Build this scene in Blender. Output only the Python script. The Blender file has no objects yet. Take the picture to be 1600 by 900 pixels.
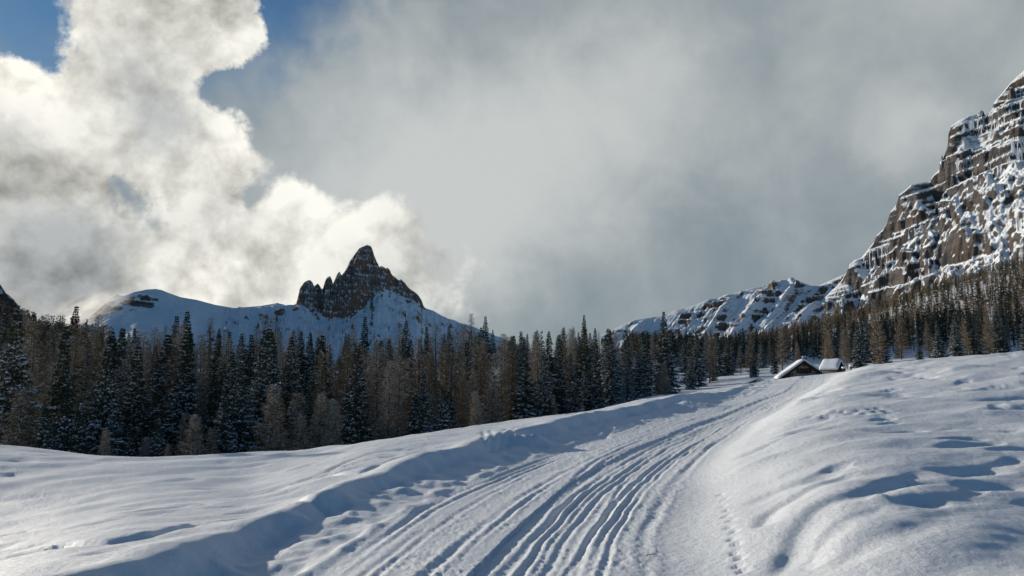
import bpy, math, random
import numpy as np
from mathutils import Vector

R = math.radians
scene = bpy.context.scene
col = scene.collection
rng = np.random.default_rng(7)
random.seed(7)

# ------------------------------------------------------------------ camera
F_PX = 1209.0                       # focal length in pixels of the 1600 px wide photograph
PITCH = math.atan(150.0 / F_PX)     # horizon lies at v = 600
CAM_Z = 1.65
cam_data = bpy.data.cameras.new('camera')
cam_data.sensor_width = 36.0
cam_data.lens = 36.0 * F_PX / 1600.0
cam_data.clip_start = 0.05
cam_data.clip_end = 20000.0
cam = bpy.data.objects.new('camera', cam_data)
cam.location = (0, 0, CAM_Z)
cam.rotation_euler = (R(90) + PITCH, 0, 0)
col.objects.link(cam)
scene.camera = cam

# ------------------------------------------------------------------ light
SUN_AZ, SUN_EL = R(-50), R(11.8)    # azimuth from +Y (view direction), negative = left
SUN_DIR = Vector((math.sin(SUN_AZ) * math.cos(SUN_EL), math.cos(SUN_AZ) * math.cos(SUN_EL), math.sin(SUN_EL)))
sun_data = bpy.data.lights.new('sun', 'SUN')
sun_data.energy = 4.3
sun_data.angle = R(0.9)
sun_data.color = (1.0, 0.90, 0.76)
sun = bpy.data.objects.new('sun', sun_data)
sun.rotation_euler = (-SUN_DIR).to_track_quat('-Z', 'Y').to_euler()
sun.location = (-60, 40, 60)
col.objects.link(sun)

scene.view_settings.view_transform = 'Standard'
scene.view_settings.look = 'None'
scene.view_settings.exposure = 0.1
scene.view_settings.gamma = 1.0
scene.view_settings.use_curve_mapping = False
scene.render.engine = 'CYCLES'
scene.cycles.max_bounces = 6
scene.cycles.transparent_max_bounces = 8
scene.cycles.use_denoising = True


def px_dir(u, v):
    """Unit direction of photograph pixel (u, v)."""
    a, b = (u - 800.0) / F_PX, (450.0 - v) / F_PX
    s, c = math.sin(PITCH), math.cos(PITCH)
    d = Vector((a, c - b * s, s + b * c))
    return d.normalized()


def u_to_az(u):
    return np.arctan((np.asarray(u, float) - 800.0) / F_PX * math.cos(PITCH))


def px_z(u, v, r):
    """Height at horizontal distance r along the ray of pixel (u, v)."""
    d = px_dir(u, v)
    return CAM_Z + r * d.z / math.hypot(d.x, d.y)


# ------------------------------------------------------------------ node helpers
class NT:
    """Small wrapper for building node trees."""

    def __init__(self, tree):
        self.t = tree
        self.n = tree.nodes
        self.l = tree.links

    def new(self, typ, **kw):
        nd = self.n.new(typ)
        for k, v in kw.items():
            setattr(nd, k, v)
        return nd

    def put(self, sock, val):
        if val is None:
            return
        if isinstance(val, bpy.types.NodeSocket):
            self.l.new(val, sock)
        else:
            sock.default_value = val

    def math(self, op, a, b=None, c=None, clamp=False):
        nd = self.new('ShaderNodeMath', operation=op, use_clamp=clamp)
        self.put(nd.inputs[0], a)
        self.put(nd.inputs[1], b)
        self.put(nd.inputs[2], c)
        return nd.outputs[0]

    def vmath(self, op, a, b=None, scale=None):
        nd = self.new('ShaderNodeVectorMath', operation=op)
        self.put(nd.inputs[0], a)
        self.put(nd.inputs[1], b)
        if scale is not None:
            self.put(nd.inputs['Scale'], scale)
        return nd.outputs['Value'] if op in ('DOT_PRODUCT', 'LENGTH', 'DISTANCE') else nd.outputs[0]

    def noise(self, vec, scale, detail=4, rough=0.5, dist=0.0, lac=2.0):
        nd = self.new('ShaderNodeTexNoise')
        self.put(nd.inputs['Vector'], vec)
        nd.inputs['Scale'].default_value = scale
        nd.inputs['Detail'].default_value = detail
        nd.inputs['Roughness'].default_value = rough
        nd.inputs['Lacunarity'].default_value = lac
        nd.inputs['Distortion'].default_value = dist
        return nd.outputs['Fac'] if 'Fac' in nd.outputs else nd.outputs[0]

    def noise_col(self, vec, scale, detail=3, rough=0.5):
        nd = self.new('ShaderNodeTexNoise')
        self.put(nd.inputs['Vector'], vec)
        nd.inputs['Scale'].default_value = scale
        nd.inputs['Detail'].default_value = detail
        nd.inputs['Roughness'].default_value = rough
        return nd.outputs['Color']

    def sstep(self, x, lo, hi, to0=0.0, to1=1.0):
        nd = self.new('ShaderNodeMapRange', interpolation_type='SMOOTHSTEP')
        self.put(nd.inputs[0], x)
        for i, v in zip((1, 2, 3, 4), (lo, hi, to0, to1)):
            self.put(nd.inputs[i], v)
        return nd.outputs[0]

    def mix(self, fac, a, b, typ='RGBA', blend='MIX'):
        nd = self.new('ShaderNodeMix', data_type=typ)
        if typ == 'RGBA':
            nd.blend_type = blend
            ia, ib, io = 6, 7, 2
        else:
            ia, ib, io = 2, 3, 0
        self.put(nd.inputs[0], fac)
        self.put(nd.inputs[ia], a)
        self.put(nd.inputs[ib], b)
        return nd.outputs[io]


# ------------------------------------------------------------------ sky
def build_world():
    w = bpy.data.worlds.new('World')
    scene.world = w
    w.use_nodes = True
    t = NT(w.node_tree)
    t.n.clear()
    out = t.new('ShaderNodeOutputWorld')
    bg = t.new('ShaderNodeBackground')
    t.l.new(bg.outputs[0], out.inputs[0])
    d = t.new('ShaderNodeTexCoord').outputs['Generated']
    d = t.vmath('NORMALIZE', d)

    sky = t.new('ShaderNodeTexSky', sky_type='NISHITA')
    sky.sun_disc = False
    sky.sun_elevation = SUN_EL
    sky.sun_rotation = SUN_AZ
    sky.altitude = 2000
    sky.air_density = 1.0
    sky.dust_density = 0.6
    sky.ozone_density = 2.5
    clear = t.mix(1.0, sky.outputs[0], (SKY_K * 0.76, SKY_K * 1.04, SKY_K * 1.12, 1), blend='MULTIPLY')

    # ragged edges for everything laid out below
    rag = t.vmath('SUBTRACT', t.noise_col(d, 13.0, 6, 0.6), (0.5, 0.5, 0.5))
    dl = t.vmath('NORMALIZE', t.vmath('ADD', d, t.vmath('SCALE', rag, scale=0.11)))

    def lobes(items):
        """Sum of soft lobes given as (u, v, half width in px, weight)."""
        acc = None
        for u, v, s, wt in items:
            dd = px_dir(u, v)
            dot = t.vmath('DOT_PRODUCT', dl, tuple(dd))
            k = (F_PX * 0.92 / s) ** 2
            e = t.math('EXPONENT', t.math('MULTIPLY', t.math('SUBTRACT', dot, 1.0), k))
            acc = t.math('MULTIPLY', e, wt) if acc is None else t.math('MULTIPLY_ADD', e, wt, acc)
        return acc

    # the clouds flow, so the noise is read through a warped direction
    warp = t.vmath('SUBTRACT', t.noise_col(d, 3.2, 3, 0.5), (0.5, 0.5, 0.5))
    dw = t.vmath('ADD', d, t.vmath('SCALE', warp, scale=0.07))
    n_big = t.noise(dw, 3.0, 2, 0.5)
    n_puff = t.noise(dw, 8.5, 9, 0.55, 0.0)
    n_fine = t.noise(dw, 30.0, 6, 0.6, 0.0)
    # the same puffs read a little towards the sun: their difference shades the lumps
    toward = t.vmath('ADD', dw, tuple(SUN_DIR * 0.020 + Vector((0, 0, 0.014))))
    n_puff_s = t.noise(toward, 8.5, 9, 0.55, 0.0)

    sun_dot = t.vmath('DOT_PRODUCT', d, tuple(SUN_DIR))
    near_sun = t.sstep(sun_dot, 0.35, 1.0)
    nz = t.new('ShaderNodeSeparateXYZ')
    t.l.new(d, nz.inputs[0])

    # ---- heaped clouds
    shape = t.math('ADD', t.math('MINIMUM', lobes(CUMULUS), 1.0), lobes(CUMULUS_LOCAL))
    shape = t.math('MULTIPLY_ADD', shape, 1.35, -0.35)
    field = t.math('ADD', shape, t.math('MULTIPLY', t.math('SUBTRACT', n_puff, 0.5), 4.2))
    field = t.math('ADD', field, t.math('MULTIPLY', t.math('SUBTRACT', n_fine, 0.5), 0.7))
    field = t.math('ADD', field, t.math('MULTIPLY', t.math('SUBTRACT', n_big, 0.5), 1.0))
    cum = t.sstep(field, 0.22, 0.95)
    thick = t.math('ADD', lobes(GREY), t.math('MULTIPLY', t.math('SUBTRACT', n_puff, 0.5), 1.3))
    thick = t.math('ADD', thick, t.math('MULTIPLY', t.math('SUBTRACT', n_big, 0.5), 0.7))
    thick = t.sstep(thick, -0.3, 1.35)
    lump = t.math('MULTIPLY', t.math('SUBTRACT', n_puff, n_puff_s), 3.0)
    bright = t.mix(near_sun, (0.60, 0.62, 0.60, 1), (0.79, 0.77, 0.70, 1))
    grey = t.mix(near_sun, (0.27, 0.29, 0.31, 1), (0.35, 0.365, 0.37, 1))
    c_cum = t.mix(thick, bright, grey)
    gain = t.math('ADD', 1.0, lump)
    gain = t.math('ADD', gain, t.math('MULTIPLY', t.math('SUBTRACT', n_fine, 0.5), 0.55))
    gain = t.math('ADD', gain, t.math('MULTIPLY', t.math('SUBTRACT', t.noise(dw, 16.0, 4, 0.55), 0.5), 0.4))
    gain = t.math('MAXIMUM', gain, 0.4)
    gain = t.math('MINIMUM', gain, 1.25)
    c_cum = t.vmath('SCALE', c_cum, scale=gain)

    # ---- thin layered cloud
    st = t.vmath('MULTIPLY', dw, (1.0, 1.0, 0.9))
    n_veil = t.noise(st, 4.0, 5, 0.5, 0.2)
    n_veil2 = t.noise(st, 9.0, 6, 0.55, 0.3)
    vfield = t.math('ADD', lobes(VEIL), t.math('MULTIPLY', t.math('SUBTRACT', n_veil, 0.5), 1.5))
    vfield = t.math('ADD', vfield, t.math('MULTIPLY', t.math('SUBTRACT', n_veil2, 0.5), 0.6))
    veil = t.sstep(vfield, 0.20, 1.05)
    tone = t.math('ADD', lobes(VEIL_TONE), t.math('MULTIPLY', t.math('SUBTRACT', n_veil, 0.5), 0.9))
    tone = t.math('ADD', tone, t.math('MULTIPLY', t.math('SUBTRACT', n_veil2, 0.5), 0.95))
    tone = t.sstep(tone, -0.45, 1.05)
    c_veil = t.mix(tone, (0.195, 0.245, 0.275, 1), (0.545, 0.565, 0.555, 1))

    c = t.mix(t.math('MULTIPLY', veil, 0.97), clear, c_veil)
    c = t.mix(cum, c, c_cum)
    t.l.new(c, bg.inputs['Color'])
    bg.inputs['Strength'].default_value = 1.0
    w.cycles.sampling_method = 'MANUAL'
    w.cycles.sample_map_resolution = 512


SKY_K = 0.070
# soft lobes of cloud: (u, v, half width in px, weight)
CUMULUS = [(-520, 250, 320, 0.9), (-150, 120, 180, 1.0), (190, 40, 110, 1.1), (60, 190, 120, 0.9), (210, 160, 90, 0.8),
           (320, 215, 75, 1.1), (60, 420, 160, 1.2), (250, 430, 130, 1.0), (560, 345, 80, 1.1), (440, 400, 120, 0.9), (330, 340, 60, 0.5),
           (680, 400, 100, 0.6), (600, 460, 180, 0.7), (100, 560, 300, 0.8), (130, 260, 60, 0.3), (280, 280, 40, 0.3)]
# extra heaps and gaps on top of the mass above
CUMULUS_LOCAL = [(50, 360, 80, 0.6), (330, 45, 45, 1.0), (370, 75, 36, 0.8), (250, 60, 60, 0.4), (300, 260, 70, 0.5), (400, 250, 45, 0.6), (250, 400, 120, 0.5), (500, 330, 60, 0.5), (600, 420, 120, 0.5), (60, 330, 100, 0.4), (150, 230, 60, 0.4),
           (22, 18, 30, -1.3), (500, 60, 66, -1.6), (345, 125, 34, -1.5), (510, 190, 65, -1.3), (205, 305, 45, -0.85), (250, 345, 36, -0.75), (170, 270, 30, -0.6), (380, 280, 40, -0.4), (75, 80, 26, -0.7), (390, 300, 30, -0.6),
           (640, 160, 120, -1.0), (1100, 250, 380, -0.9), (1500, 200, 380, -0.9)]
GREY = [(205, 140, 50, 1.0), (25, 208, 26, 0.5), (40, 300, 40, 0.3), (40, 410, 70, 0.9), (160, 425, 60, 0.8),
        (660, 430, 90, 0.3), (250, 190, 35, 0.4), (230, 20, 50, 0.35), (330, 170, 60, -0.3), (130, 70, 60, -0.4), (350, 420, 90, -0.3),
        (110, 245, 60, -0.3), (560, 290, 60, -0.4), (330, 330, 40, 0.4)]
VEIL = [(950, 300, 220, 0.9), (1300, 330, 260, 0.85), (680, 420, 180, 0.85), (1040, 90, 110, 0.8), (1650, 250, 260, 0.85), (1000, 620, 300, 0.9), (250, 420, 260, 0.6), (-300, 300, 300, 0.6),
        (1480, 20, 150, 0.55), (720, 270, 110, 0.5), (1250, 90, 110, 0.45), (580, 200, 90, 0.20), (800, 60, 120, 0.32),
        (470, 40, 85, -0.22), (760, 110, 80, -0.10)]
VEIL_TONE = [(1020, 140, 80, 0.50), (770, 270, 110, 0.62), (640, 340, 110, 0.75), (1400, 215, 45, 0.40), (930, 270, 110, 0.35), (1260, 110, 60, 0.25),
             (1550, 80, 120, 0.25), (1100, 420, 200, -0.12), (500, 250, 100, 0.2)]
build_world()


# ------------------------------------------------------------------ noise for shapes (numpy)
_perm = np.random.default_rng(11).permutation(4096).astype(np.int64)
_g2 = np.random.default_rng(12).uniform(0, 2 * np.pi, 4096)
_gx, _gy = np.cos(_g2), np.sin(_g2)


def pnoise(x, y, seed=0):
    """Gradient noise, about -0.7 .. 0.7."""
    x = np.asarray(x, float)
    y = np.asarray(y, float)
    xi, yi = np.floor(x).astype(np.int64), np.floor(y).astype(np.int64)
    xf, yf = x - xi, y - yi

    def g(ix, iy, fx, fy):
        h = _perm[(_perm[(ix + seed * 131) & 4095] + iy) & 4095]
        return _gx[h] * fx + _gy[h] * fy
    sx = xf * xf * xf * (xf * (xf * 6 - 15) + 10)
    sy = yf * yf * yf * (yf * (yf * 6 - 15) + 10)
    a = g(xi, yi, xf, yf)
    b = g(xi + 1, yi, xf - 1, yf)
    c = g(xi, yi + 1, xf, yf - 1)
    d = g(xi + 1, yi + 1, xf - 1, yf - 1)
    return (a + (b - a) * sx) * (1 - sy) + (c + (d - c) * sx) * sy


def fbm(x, y, octaves=4, gain=0.5, seed=0):
    s, a, f = 0.0, 1.0, 1.0
    for o in range(octaves):
        s = s + a * pnoise(x * f + 17.3 * o, y * f - 9.1 * o, seed + o)
        a *= gain
        f *= 2.03
    return s


def sstep(x, lo, hi):
    t = np.clip((x - lo) / (hi - lo), 0, 1)
    return t * t * (3 - 2 * t)


# ------------------------------------------------------------------ lie of the land
# control points: (u of the photograph, horizontal distance, height)
def _columns():
    c = []

    def column(us, pts):
        for u in us:
            for r, z in pts:
                c.append((u, r, z))
    column((-700, -300, 0), [(1, 0), (4, -.22), (8, -.58), (16, -1.28), (28, -2.2), (52, px_z(0, 703, 52)), (64, -6.0), (75, -8.5), (100, -9.5), (160, -6), (250, 2), (400, 18), (700, 50), (1300, 85)])
    column((200, 400), [(1, 0), (4, -.15), (8, -.42), (16, -.98), (28, -1.65), (44, px_z(400, 709, 44)), (55, -4.6), (72, -8), (100, -9), (160, -6), (250, 1), (400, 9), (700, 10), (1300, 0)])
    column((560,), [(1, 0), (8, -.12), (16, -.42), (26, -.85), (37, px_z(560, 692, 37)), (48, -3.2), (70, -6.5), (110, -6.5), (170, -2), (260, 5), (400, 8), (700, 5), (1300, -10)])
    column((700,), [(1, 0), (8, 0), (16, -.2), (26, -.42), (38, px_z(700, 673, 38)), (50, -2.0), (75, -4.5), (120, -4.0), (180, 0), (260, 6), (400, 10), (700, 8), (1300, -10)])
    column((850,), [(1, 0), (8, .05), (16, .0), (28, -.15), (44, px_z(850, 652, 44)), (56, -1.4), (80, -3), (130, -1.0), (200, 4), (300, 10), (450, 16), (700, 12), (1300, -10)])
    column((1000,), [(1, .05), (8, .15), (16, .2), (28, .22), (42, .35), (58, px_z(1000, 624, 58)), (72, -.2), (100, -.2), (150, 1.0), (220, 5), (300, 10), (450, 20), (700, 22), (1300, 10)])
    column((1130,), [(1, .0), (8, -.03), (16, .14), (28, .40), (45, .75), (65, 1.0), (90, px_z(1130, 605, 90)), (115, .6), (150, 1.6), (220, 5), (320, 11), (500, 22), (750, 30), (1300, 20)])
    column((1230,), [(1, .0), (8, -.03), (16, .22), (28, .62), (45, 1.2), (70, 1.9), (104, px_z(1230, 591, 104)), (125, 2.6), (160, 3.5), (220, 6), (320, 11), (500, 25), (750, 43), (1300, 35)])
    column((1330,), [(1, .0), (5, -.03), (10, .06), (15, .22), (28, .86), (45, 1.8), (75, px_z(1330, 577, 75)), (110, 3.1), (160, 4.0), (220, 7), (320, 14), (500, 31), (750, 58), (1300, 50)])
    column((1450,), [(1, .0), (5, -.05), (10, .02), (15, .16), (28, .95), (45, 2.25), (66, px_z(1450, 562, 66)), (90, 3.7), (150, 5), (220, 8), (320, 16), (500, 37), (780, 78), (1000, 90), (1300, 85)])
    column((1600, 1900, 2300), [(1, .0), (5, -.1), (10, -.07), (15, .08), (28, 1.0), (42, 2.4), (60, px_z(1600, 551, 60)), (80, 4.2), (140, 6), (220, 8), (320, 17), (500, 45), (800, 103), (1000, 122), (1300, 125)])
    return np.array(c)


_CTRL = _columns()
_KAZ = 2.4
_P = np.stack([u_to_az(_CTRL[:, 0]) * _KAZ, np.log(_CTRL[:, 1])], 1)
_Q = _CTRL[:, 2] / (_CTRL[:, 1] + 10)


def _tps(d2):
    return 0.5 * d2 * np.log(d2 + 1e-12)


def _fit():
    n = len(_P)
    d2 = ((_P[:, None] - _P[None]) ** 2).sum(2)
    A = np.zeros((n + 3, n + 3))
    A[:n, :n] = _tps(d2) + np.eye(n) * 2e-3
    A[:n, n] = 1
    A[:n, n + 1:] = _P
    A[n:, :n] = A[:n, n:].T
    b = np.zeros(n + 3)
    b[:n] = _Q
    return np.linalg.solve(A, b)


_W = _fit()


def base_z(x, y):
    """Height of the smooth land under the snow details."""
    x = np.asarray(x, float)
    y = np.asarray(y, float)
    sh = x.shape
    x, y = x.ravel(), y.ravel()
    r = np.hypot(x, y)
    az = np.arctan2(x, y)
    lim = R(52)
    out = np.abs(az) > lim
    az = np.where(out, np.sign(az) * lim * (np.pi - np.abs(az)) / (np.pi - lim), az)
    lr = np.log(np.clip(r, 1.0, 1300.0))
    res = np.empty(len(x))
    n = len(_P)
    for i in range(0, len(x), 40000):
        a, l = az[i:i + 40000] * _KAZ, lr[i:i + 40000]
        d2 = (a[:, None] - _P[None, :, 0]) ** 2 + (l[:, None] - _P[None, :, 1]) ** 2
        res[i:i + 40000] = _tps(d2) @ _W[:n] + _W[n] + _W[n + 1] * a + _W[n + 2] * l
    return (res * (np.clip(r, 0, 1300) + 10)).reshape(sh)


def hit(u, v, drop=0.0, rmax=130.0):
    """Where the ray of a pixel meets the land lowered by drop: (x, y)."""
    d = px_dir(u, v)
    h = math.hypot(d.x, d.y)
    rr = np.exp(np.linspace(math.log(1.5), math.log(rmax), 900))
    xs, ys = rr * d.x / h, rr * d.y / h
    zr = CAM_Z + rr * d.z / h
    below = np.nonzero(zr <= base_z(xs, ys) - drop)[0]
    k = below[0] if len(below) else len(rr) - 1
    return np.array([xs[k], ys[k]])


def spline(pts, n=24):
    """Catmull-Rom polyline through points (any dimension)."""
    p = np.asarray(pts, float)
    p = np.vstack([2 * p[0] - p[1], p, 2 * p[-1] - p[-2]])
    out = []
    for i in range(1, len(p) - 2):
        for t in np.linspace(0, 1, n, endpoint=False):
            a, b, c, d = p[i - 1], p[i], p[i + 1], p[i + 2]
            out.append(0.5 * (2 * b + (c - a) * t + (2 * a - 5 * b + 4 * c - d) * t * t + (3 * b - a - 3 * c + d) * t ** 3))
    out.append(p[-2])
    return np.array(out)


def to_line(x, y, line, reach):
    """Signed side distance, length along and nearest index to a polyline, for points within reach (others get 1e3)."""
    s = np.full(x.shape, 1e3)
    tl = np.zeros(x.shape)
    ki = np.zeros(x.shape, int)
    lo, hi = line[:, :2].min(0) - reach, line[:, :2].max(0) + reach
    idx = np.nonzero((x > lo[0]) & (x < hi[0]) & (y > lo[1]) & (y < hi[1]))[0]
    seg = np.diff(line[:, :2], axis=0)
    ln = np.maximum(np.hypot(seg[:, 0], seg[:, 1]), 1e-6)
    cum = np.concatenate([[0], np.cumsum(ln)])
    for i in range(0, len(idx), 30000):
        k = idx[i:i + 30000]
        dx = x[k, None] - line[None, :-1, 0]
        dy = y[k, None] - line[None, :-1, 1]
        t = np.clip((dx * seg[None, :, 0] + dy * seg[None, :, 1]) / ln ** 2, 0, 1)
        ex, ey = dx - t * seg[None, :, 0], dy - t * seg[None, :, 1]
        d2 = ex * ex + ey * ey
        j = np.argmin(d2, 1)
        a = np.arange(len(k))
        dist = np.sqrt(d2[a, j])
        side = np.sign(seg[j, 1] * dx[a, j] - seg[j, 0] * dy[a, j])
        s[k] = dist * np.where(side == 0, 1, side)
        tl[k] = cum[j] + t[a, j] * ln[j]
        ki[k] = j
    return s, tl, ki


# the packed track: photograph row, its left and right edge
CUT = 0.58
_edges = [(895, 505, 1015), (830, 605, 1018), (780, 695, 1036), (740, 775, 1062), (700, 885, 1095), (680, 950, 1122), (660, 1012, 1152),
          (640, 1088, 1195), (622, 1150, 1240), (608, 1195, 1280), (598, 1225, 1305)]
_road = []
for _v, _a, _b in _edges:
    _l, _r = hit(_a, _v, CUT), hit(_b, _v, CUT)
    _road.append([*(0.5 * (_l + _r)), 0.5 * np.hypot(*(_r - _l))])
_road = np.array(_road)
_road[:, 2] = np.minimum(_road[:, 2], 2.6)
_first = _road[0] + (_road[0] - _road[2]) * np.array([1.0, 1.0, 0])
_road = np.vstack([_first - (_road[1] - _first) * np.array([1.2, 1.2, 0]), _first, _road])
ROAD = spline(_road, 16)


def add_details(x, y):
    """Snow surface height at many points (1-D arrays)."""
    z = base_z(x, y)
    r = np.hypot(x, y)
    near = sstep(r, 140, 60)
    s, tl, ki = to_line(x, y, ROAD, 9.0)
    hw = ROAD[ki, 2]
    on = np.abs(s) < 900
    wob = 0.35 * pnoise(tl * 0.35, np.sign(s) * 3.3, 5) + 0.12 * pnoise(tl * 1.3, np.sign(s) * 5.7, 6)
    off = np.where(on, np.abs(s) - hw, 50.0)
    left = s < 0
    # profile away from the track edge: 0 in the track, 1 on the open field
    wl = 1.75 + wob * 1.0
    prof_l = 0.40 * sstep(off, -0.1, 1.6) + 0.60 * sstep(off, wl - 0.25, wl + 0.55)
    prof_r = 0.30 * sstep(off, 0.0, 1.4) + 0.70 * sstep(off, 0.2 + wob, 4.0 + wob)
    prof = np.where(left, prof_l, prof_r)
    fade = 1 - 0.65 * sstep(tl, 60, 100)
    z = z - CUT * fade * np.where(left, 1.02, 0.9 + 0.22 * sstep(off, 0.5, -1.5)) * (1 - np.where(on, prof, 1.0))
    # the track itself is shaped to lean away from the sun, darkening it
    z = z - fade * on * 0.055 * np.clip(s + hw, 0, 2 * hw) * sstep(off, 2.6, 0.3)
    # raised lip on the left bank, swell on the right one
    lip = np.exp(-((off - wl - 0.75) / 0.5) ** 2) * left * on
    z = z + 0.10 * lip * fade
    z = z + 0.07 * fade * np.exp(-((off - 3.6) / 1.8) ** 2) * (~left) * on
    # low furrow ridge along the left edge of the track, where the blade stopped
    z = z + 0.07 * np.exp(-((off - 0.18 - 0.2 * wob) / 0.16) ** 2) * left * on * (0.6 + 0.7 * pnoise(tl * 0.8, 1.5, 8))
    # clods and chunks on the left bank
    bank = sstep(off, 0.0, 0.4) * sstep(off, wl + 0.6, wl) * left * on
    z = z + bank * (0.11 * fbm(x * 0.9, y * 0.9, 3, 0.5, 20) + 0.13 * np.maximum(0, pnoise(x * 1.8, y * 1.8, 21) - 0.10))

    # ---- ruts
    q = np.where(on, s / np.maximum(hw, 0.3), 9.0)
    inr = sstep(np.abs(q), 1.12, 0.96) * on
    wander = 0.05 * pnoise(tl * 0.22, 0.5, 30) + 0.02 * pnoise(tl * 0.9, 4.5, 31)
    rut = np.zeros_like(z)
    for c, w, dpt, k in [(-0.90, .036, .060, 1), (-0.80, .026, .055, 1), (-0.66, .03, .030, 2), (-0.58, .03, .030, 2), (-0.26, .036, .055, 3), (-0.17, .026, .045, 3), (-0.05, .03, .035, 4), (0.05, .04, .035, 4),
                         (0.15, .028, .05, 9), (0.23, .024, .045, 9), (0.32, .026, .055, 5), (0.39, .024, .050, 5), (0.47, .02, .03, 10), (0.55, .024, .060, 6), (0.64, .024, .070, 6), (0.70, .022, .060, 6), (0.80, .03, .03, 11), (0.95, .04, .045, 8)]:
        cc = c + wander + (0.30 if k in (2, 10, 11, 4) else 0.08) * pnoise(tl * 0.08, k * 7.7, 33 + k) + 0.015 * pnoise(tl * 0.7, c * 11, 36)
        amp = dpt * np.clip(0.55 + 1.8 * pnoise(tl * 0.16, c * 19, 40), 0.06, 1.35)
        e = (q - cc) / w
        rut = rut - amp * np.exp(-e * e) + 0.45 * amp * np.exp(-((np.abs(e) - 1.7) / 0.8) ** 2)
    # broad troughs between them
    rut = rut + 0.035 * pnoise(q * 3.2 + 1.5 * pnoise(tl * 0.08, 2.5, 45), tl * 0.10, 46)
    # chevrons pressed by the tracks of the grooming machine
    band = sstep(np.abs(q + 0.44 - wander), 0.15, 0.10) + 0.6 * sstep(np.abs(q + 0.07 - wander), 0.06, 0.03) + 0.5 * sstep(np.abs(q - 0.33 - wander), 0.05, 0.03)
    cle = np.sin(tl * 2 * np.pi / 0.21 + 5 * np.abs(q) + 2.5 * pnoise(x * 1.2, y * 1.2, 51)) * (0.5 + 1.1 * pnoise(x * 2.5, y * 2.5, 50))
    rut = rut + 0.020 * band * cle
    churn = 0.5 + 1.0 * np.clip(fbm(x * 0.7, y * 0.7, 2, 0.5, 67) + 0.4, 0, 1)
    rut = rut + churn * (0.020 * fbm(x * 6.5, y * 6.5, 4, 0.62, 60) + 0.022 * np.maximum(0, pnoise(x * 11, y * 11, 66) - 0.1))
    z = z + rut * inr * (1 - 0.4 * sstep(r, 30, 90)) * 0.70

    # ---- open field: soft drifts drawn out along the wind
    open_f = np.where(on, sstep(off, 0.6, 3.0), 1.0) * near
    wx, wy = 0.93 * x + 0.37 * y, -0.37 * x + 0.93 * y
    z = z + open_f * (0.16 * fbm(wx * 0.16, wy * 0.30, 3, 0.5, 70) + 0.045 * fbm(wx * 0.45, wy * 0.95, 3, 0.45, 75))
    hol = np.maximum(0, fbm(wx * 0.42 + 40, wy * 0.9, 2, 0.5, 90) - 0.32)
    z = z - open_f * 0.30 * hol * np.where(x > 2, 1.2, 0.75)
    z = z + near * 0.006 * fbm(x * 3.1, y * 3.1, 3, 0.5, 95)

    # ---- marks laid out after the photograph
    for line, prof_w, depth, sharp in GROOVES:
        g, tg, _ = to_line(x, y, line, prof_w * 4)
        L = np.hypot(*np.diff(line[:, :2], axis=0).T).sum()
        ends = sstep(tg, 0.0, 0.12 * L) * sstep(tg, L, 0.88 * L)
        e = (g + 0.15 * prof_w * pnoise(tg * 1.2 / prof_w * 0.2, 0.3, 99)) / prof_w
        cut = np.where(e < 0, np.exp(-(np.abs(e) / (1.0 - sharp * 0.6)) ** 2), np.exp(-(e / (1 + sharp * 0.5)) ** 2))
        z = z - depth * ends * cut * (0.8 + 0.5 * pnoise(tg * 0.6, 2.2, 98))
    for cx, cy, ang, a, b, h in DENTS:
        k = np.nonzero((np.abs(x - cx) < 4 * a) & (np.abs(y - cy) < 4 * a))[0]
        dx, dy = x[k] - cx, y[k] - cy
        p, q2 = (dx * math.cos(ang) + dy * math.sin(ang)) / a, (-dx * math.sin(ang) + dy * math.cos(ang)) / b
        rr = p * p + q2 * q2 + 0.5 * pnoise(dx / a * 1.6 + cx, dy / a * 1.6, 97)
        z[k] += h * np.exp(-np.clip(rr, 0, 30))
    # forest floor and hills: lumps under the trees
    far = sstep(r, 70, 140)
    z = z + far * (0.6 * fbm(x * 0.06, y * 0.06, 3, 0.5, 110) + 3.5 * sstep(r, 250, 600) * fbm(x * 0.012, y * 0.012, 3, 0.5, 115))
    return z


def px_line(pts, n=14):
    return spline([hit(u, v) for u, v in pts], n)


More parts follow.
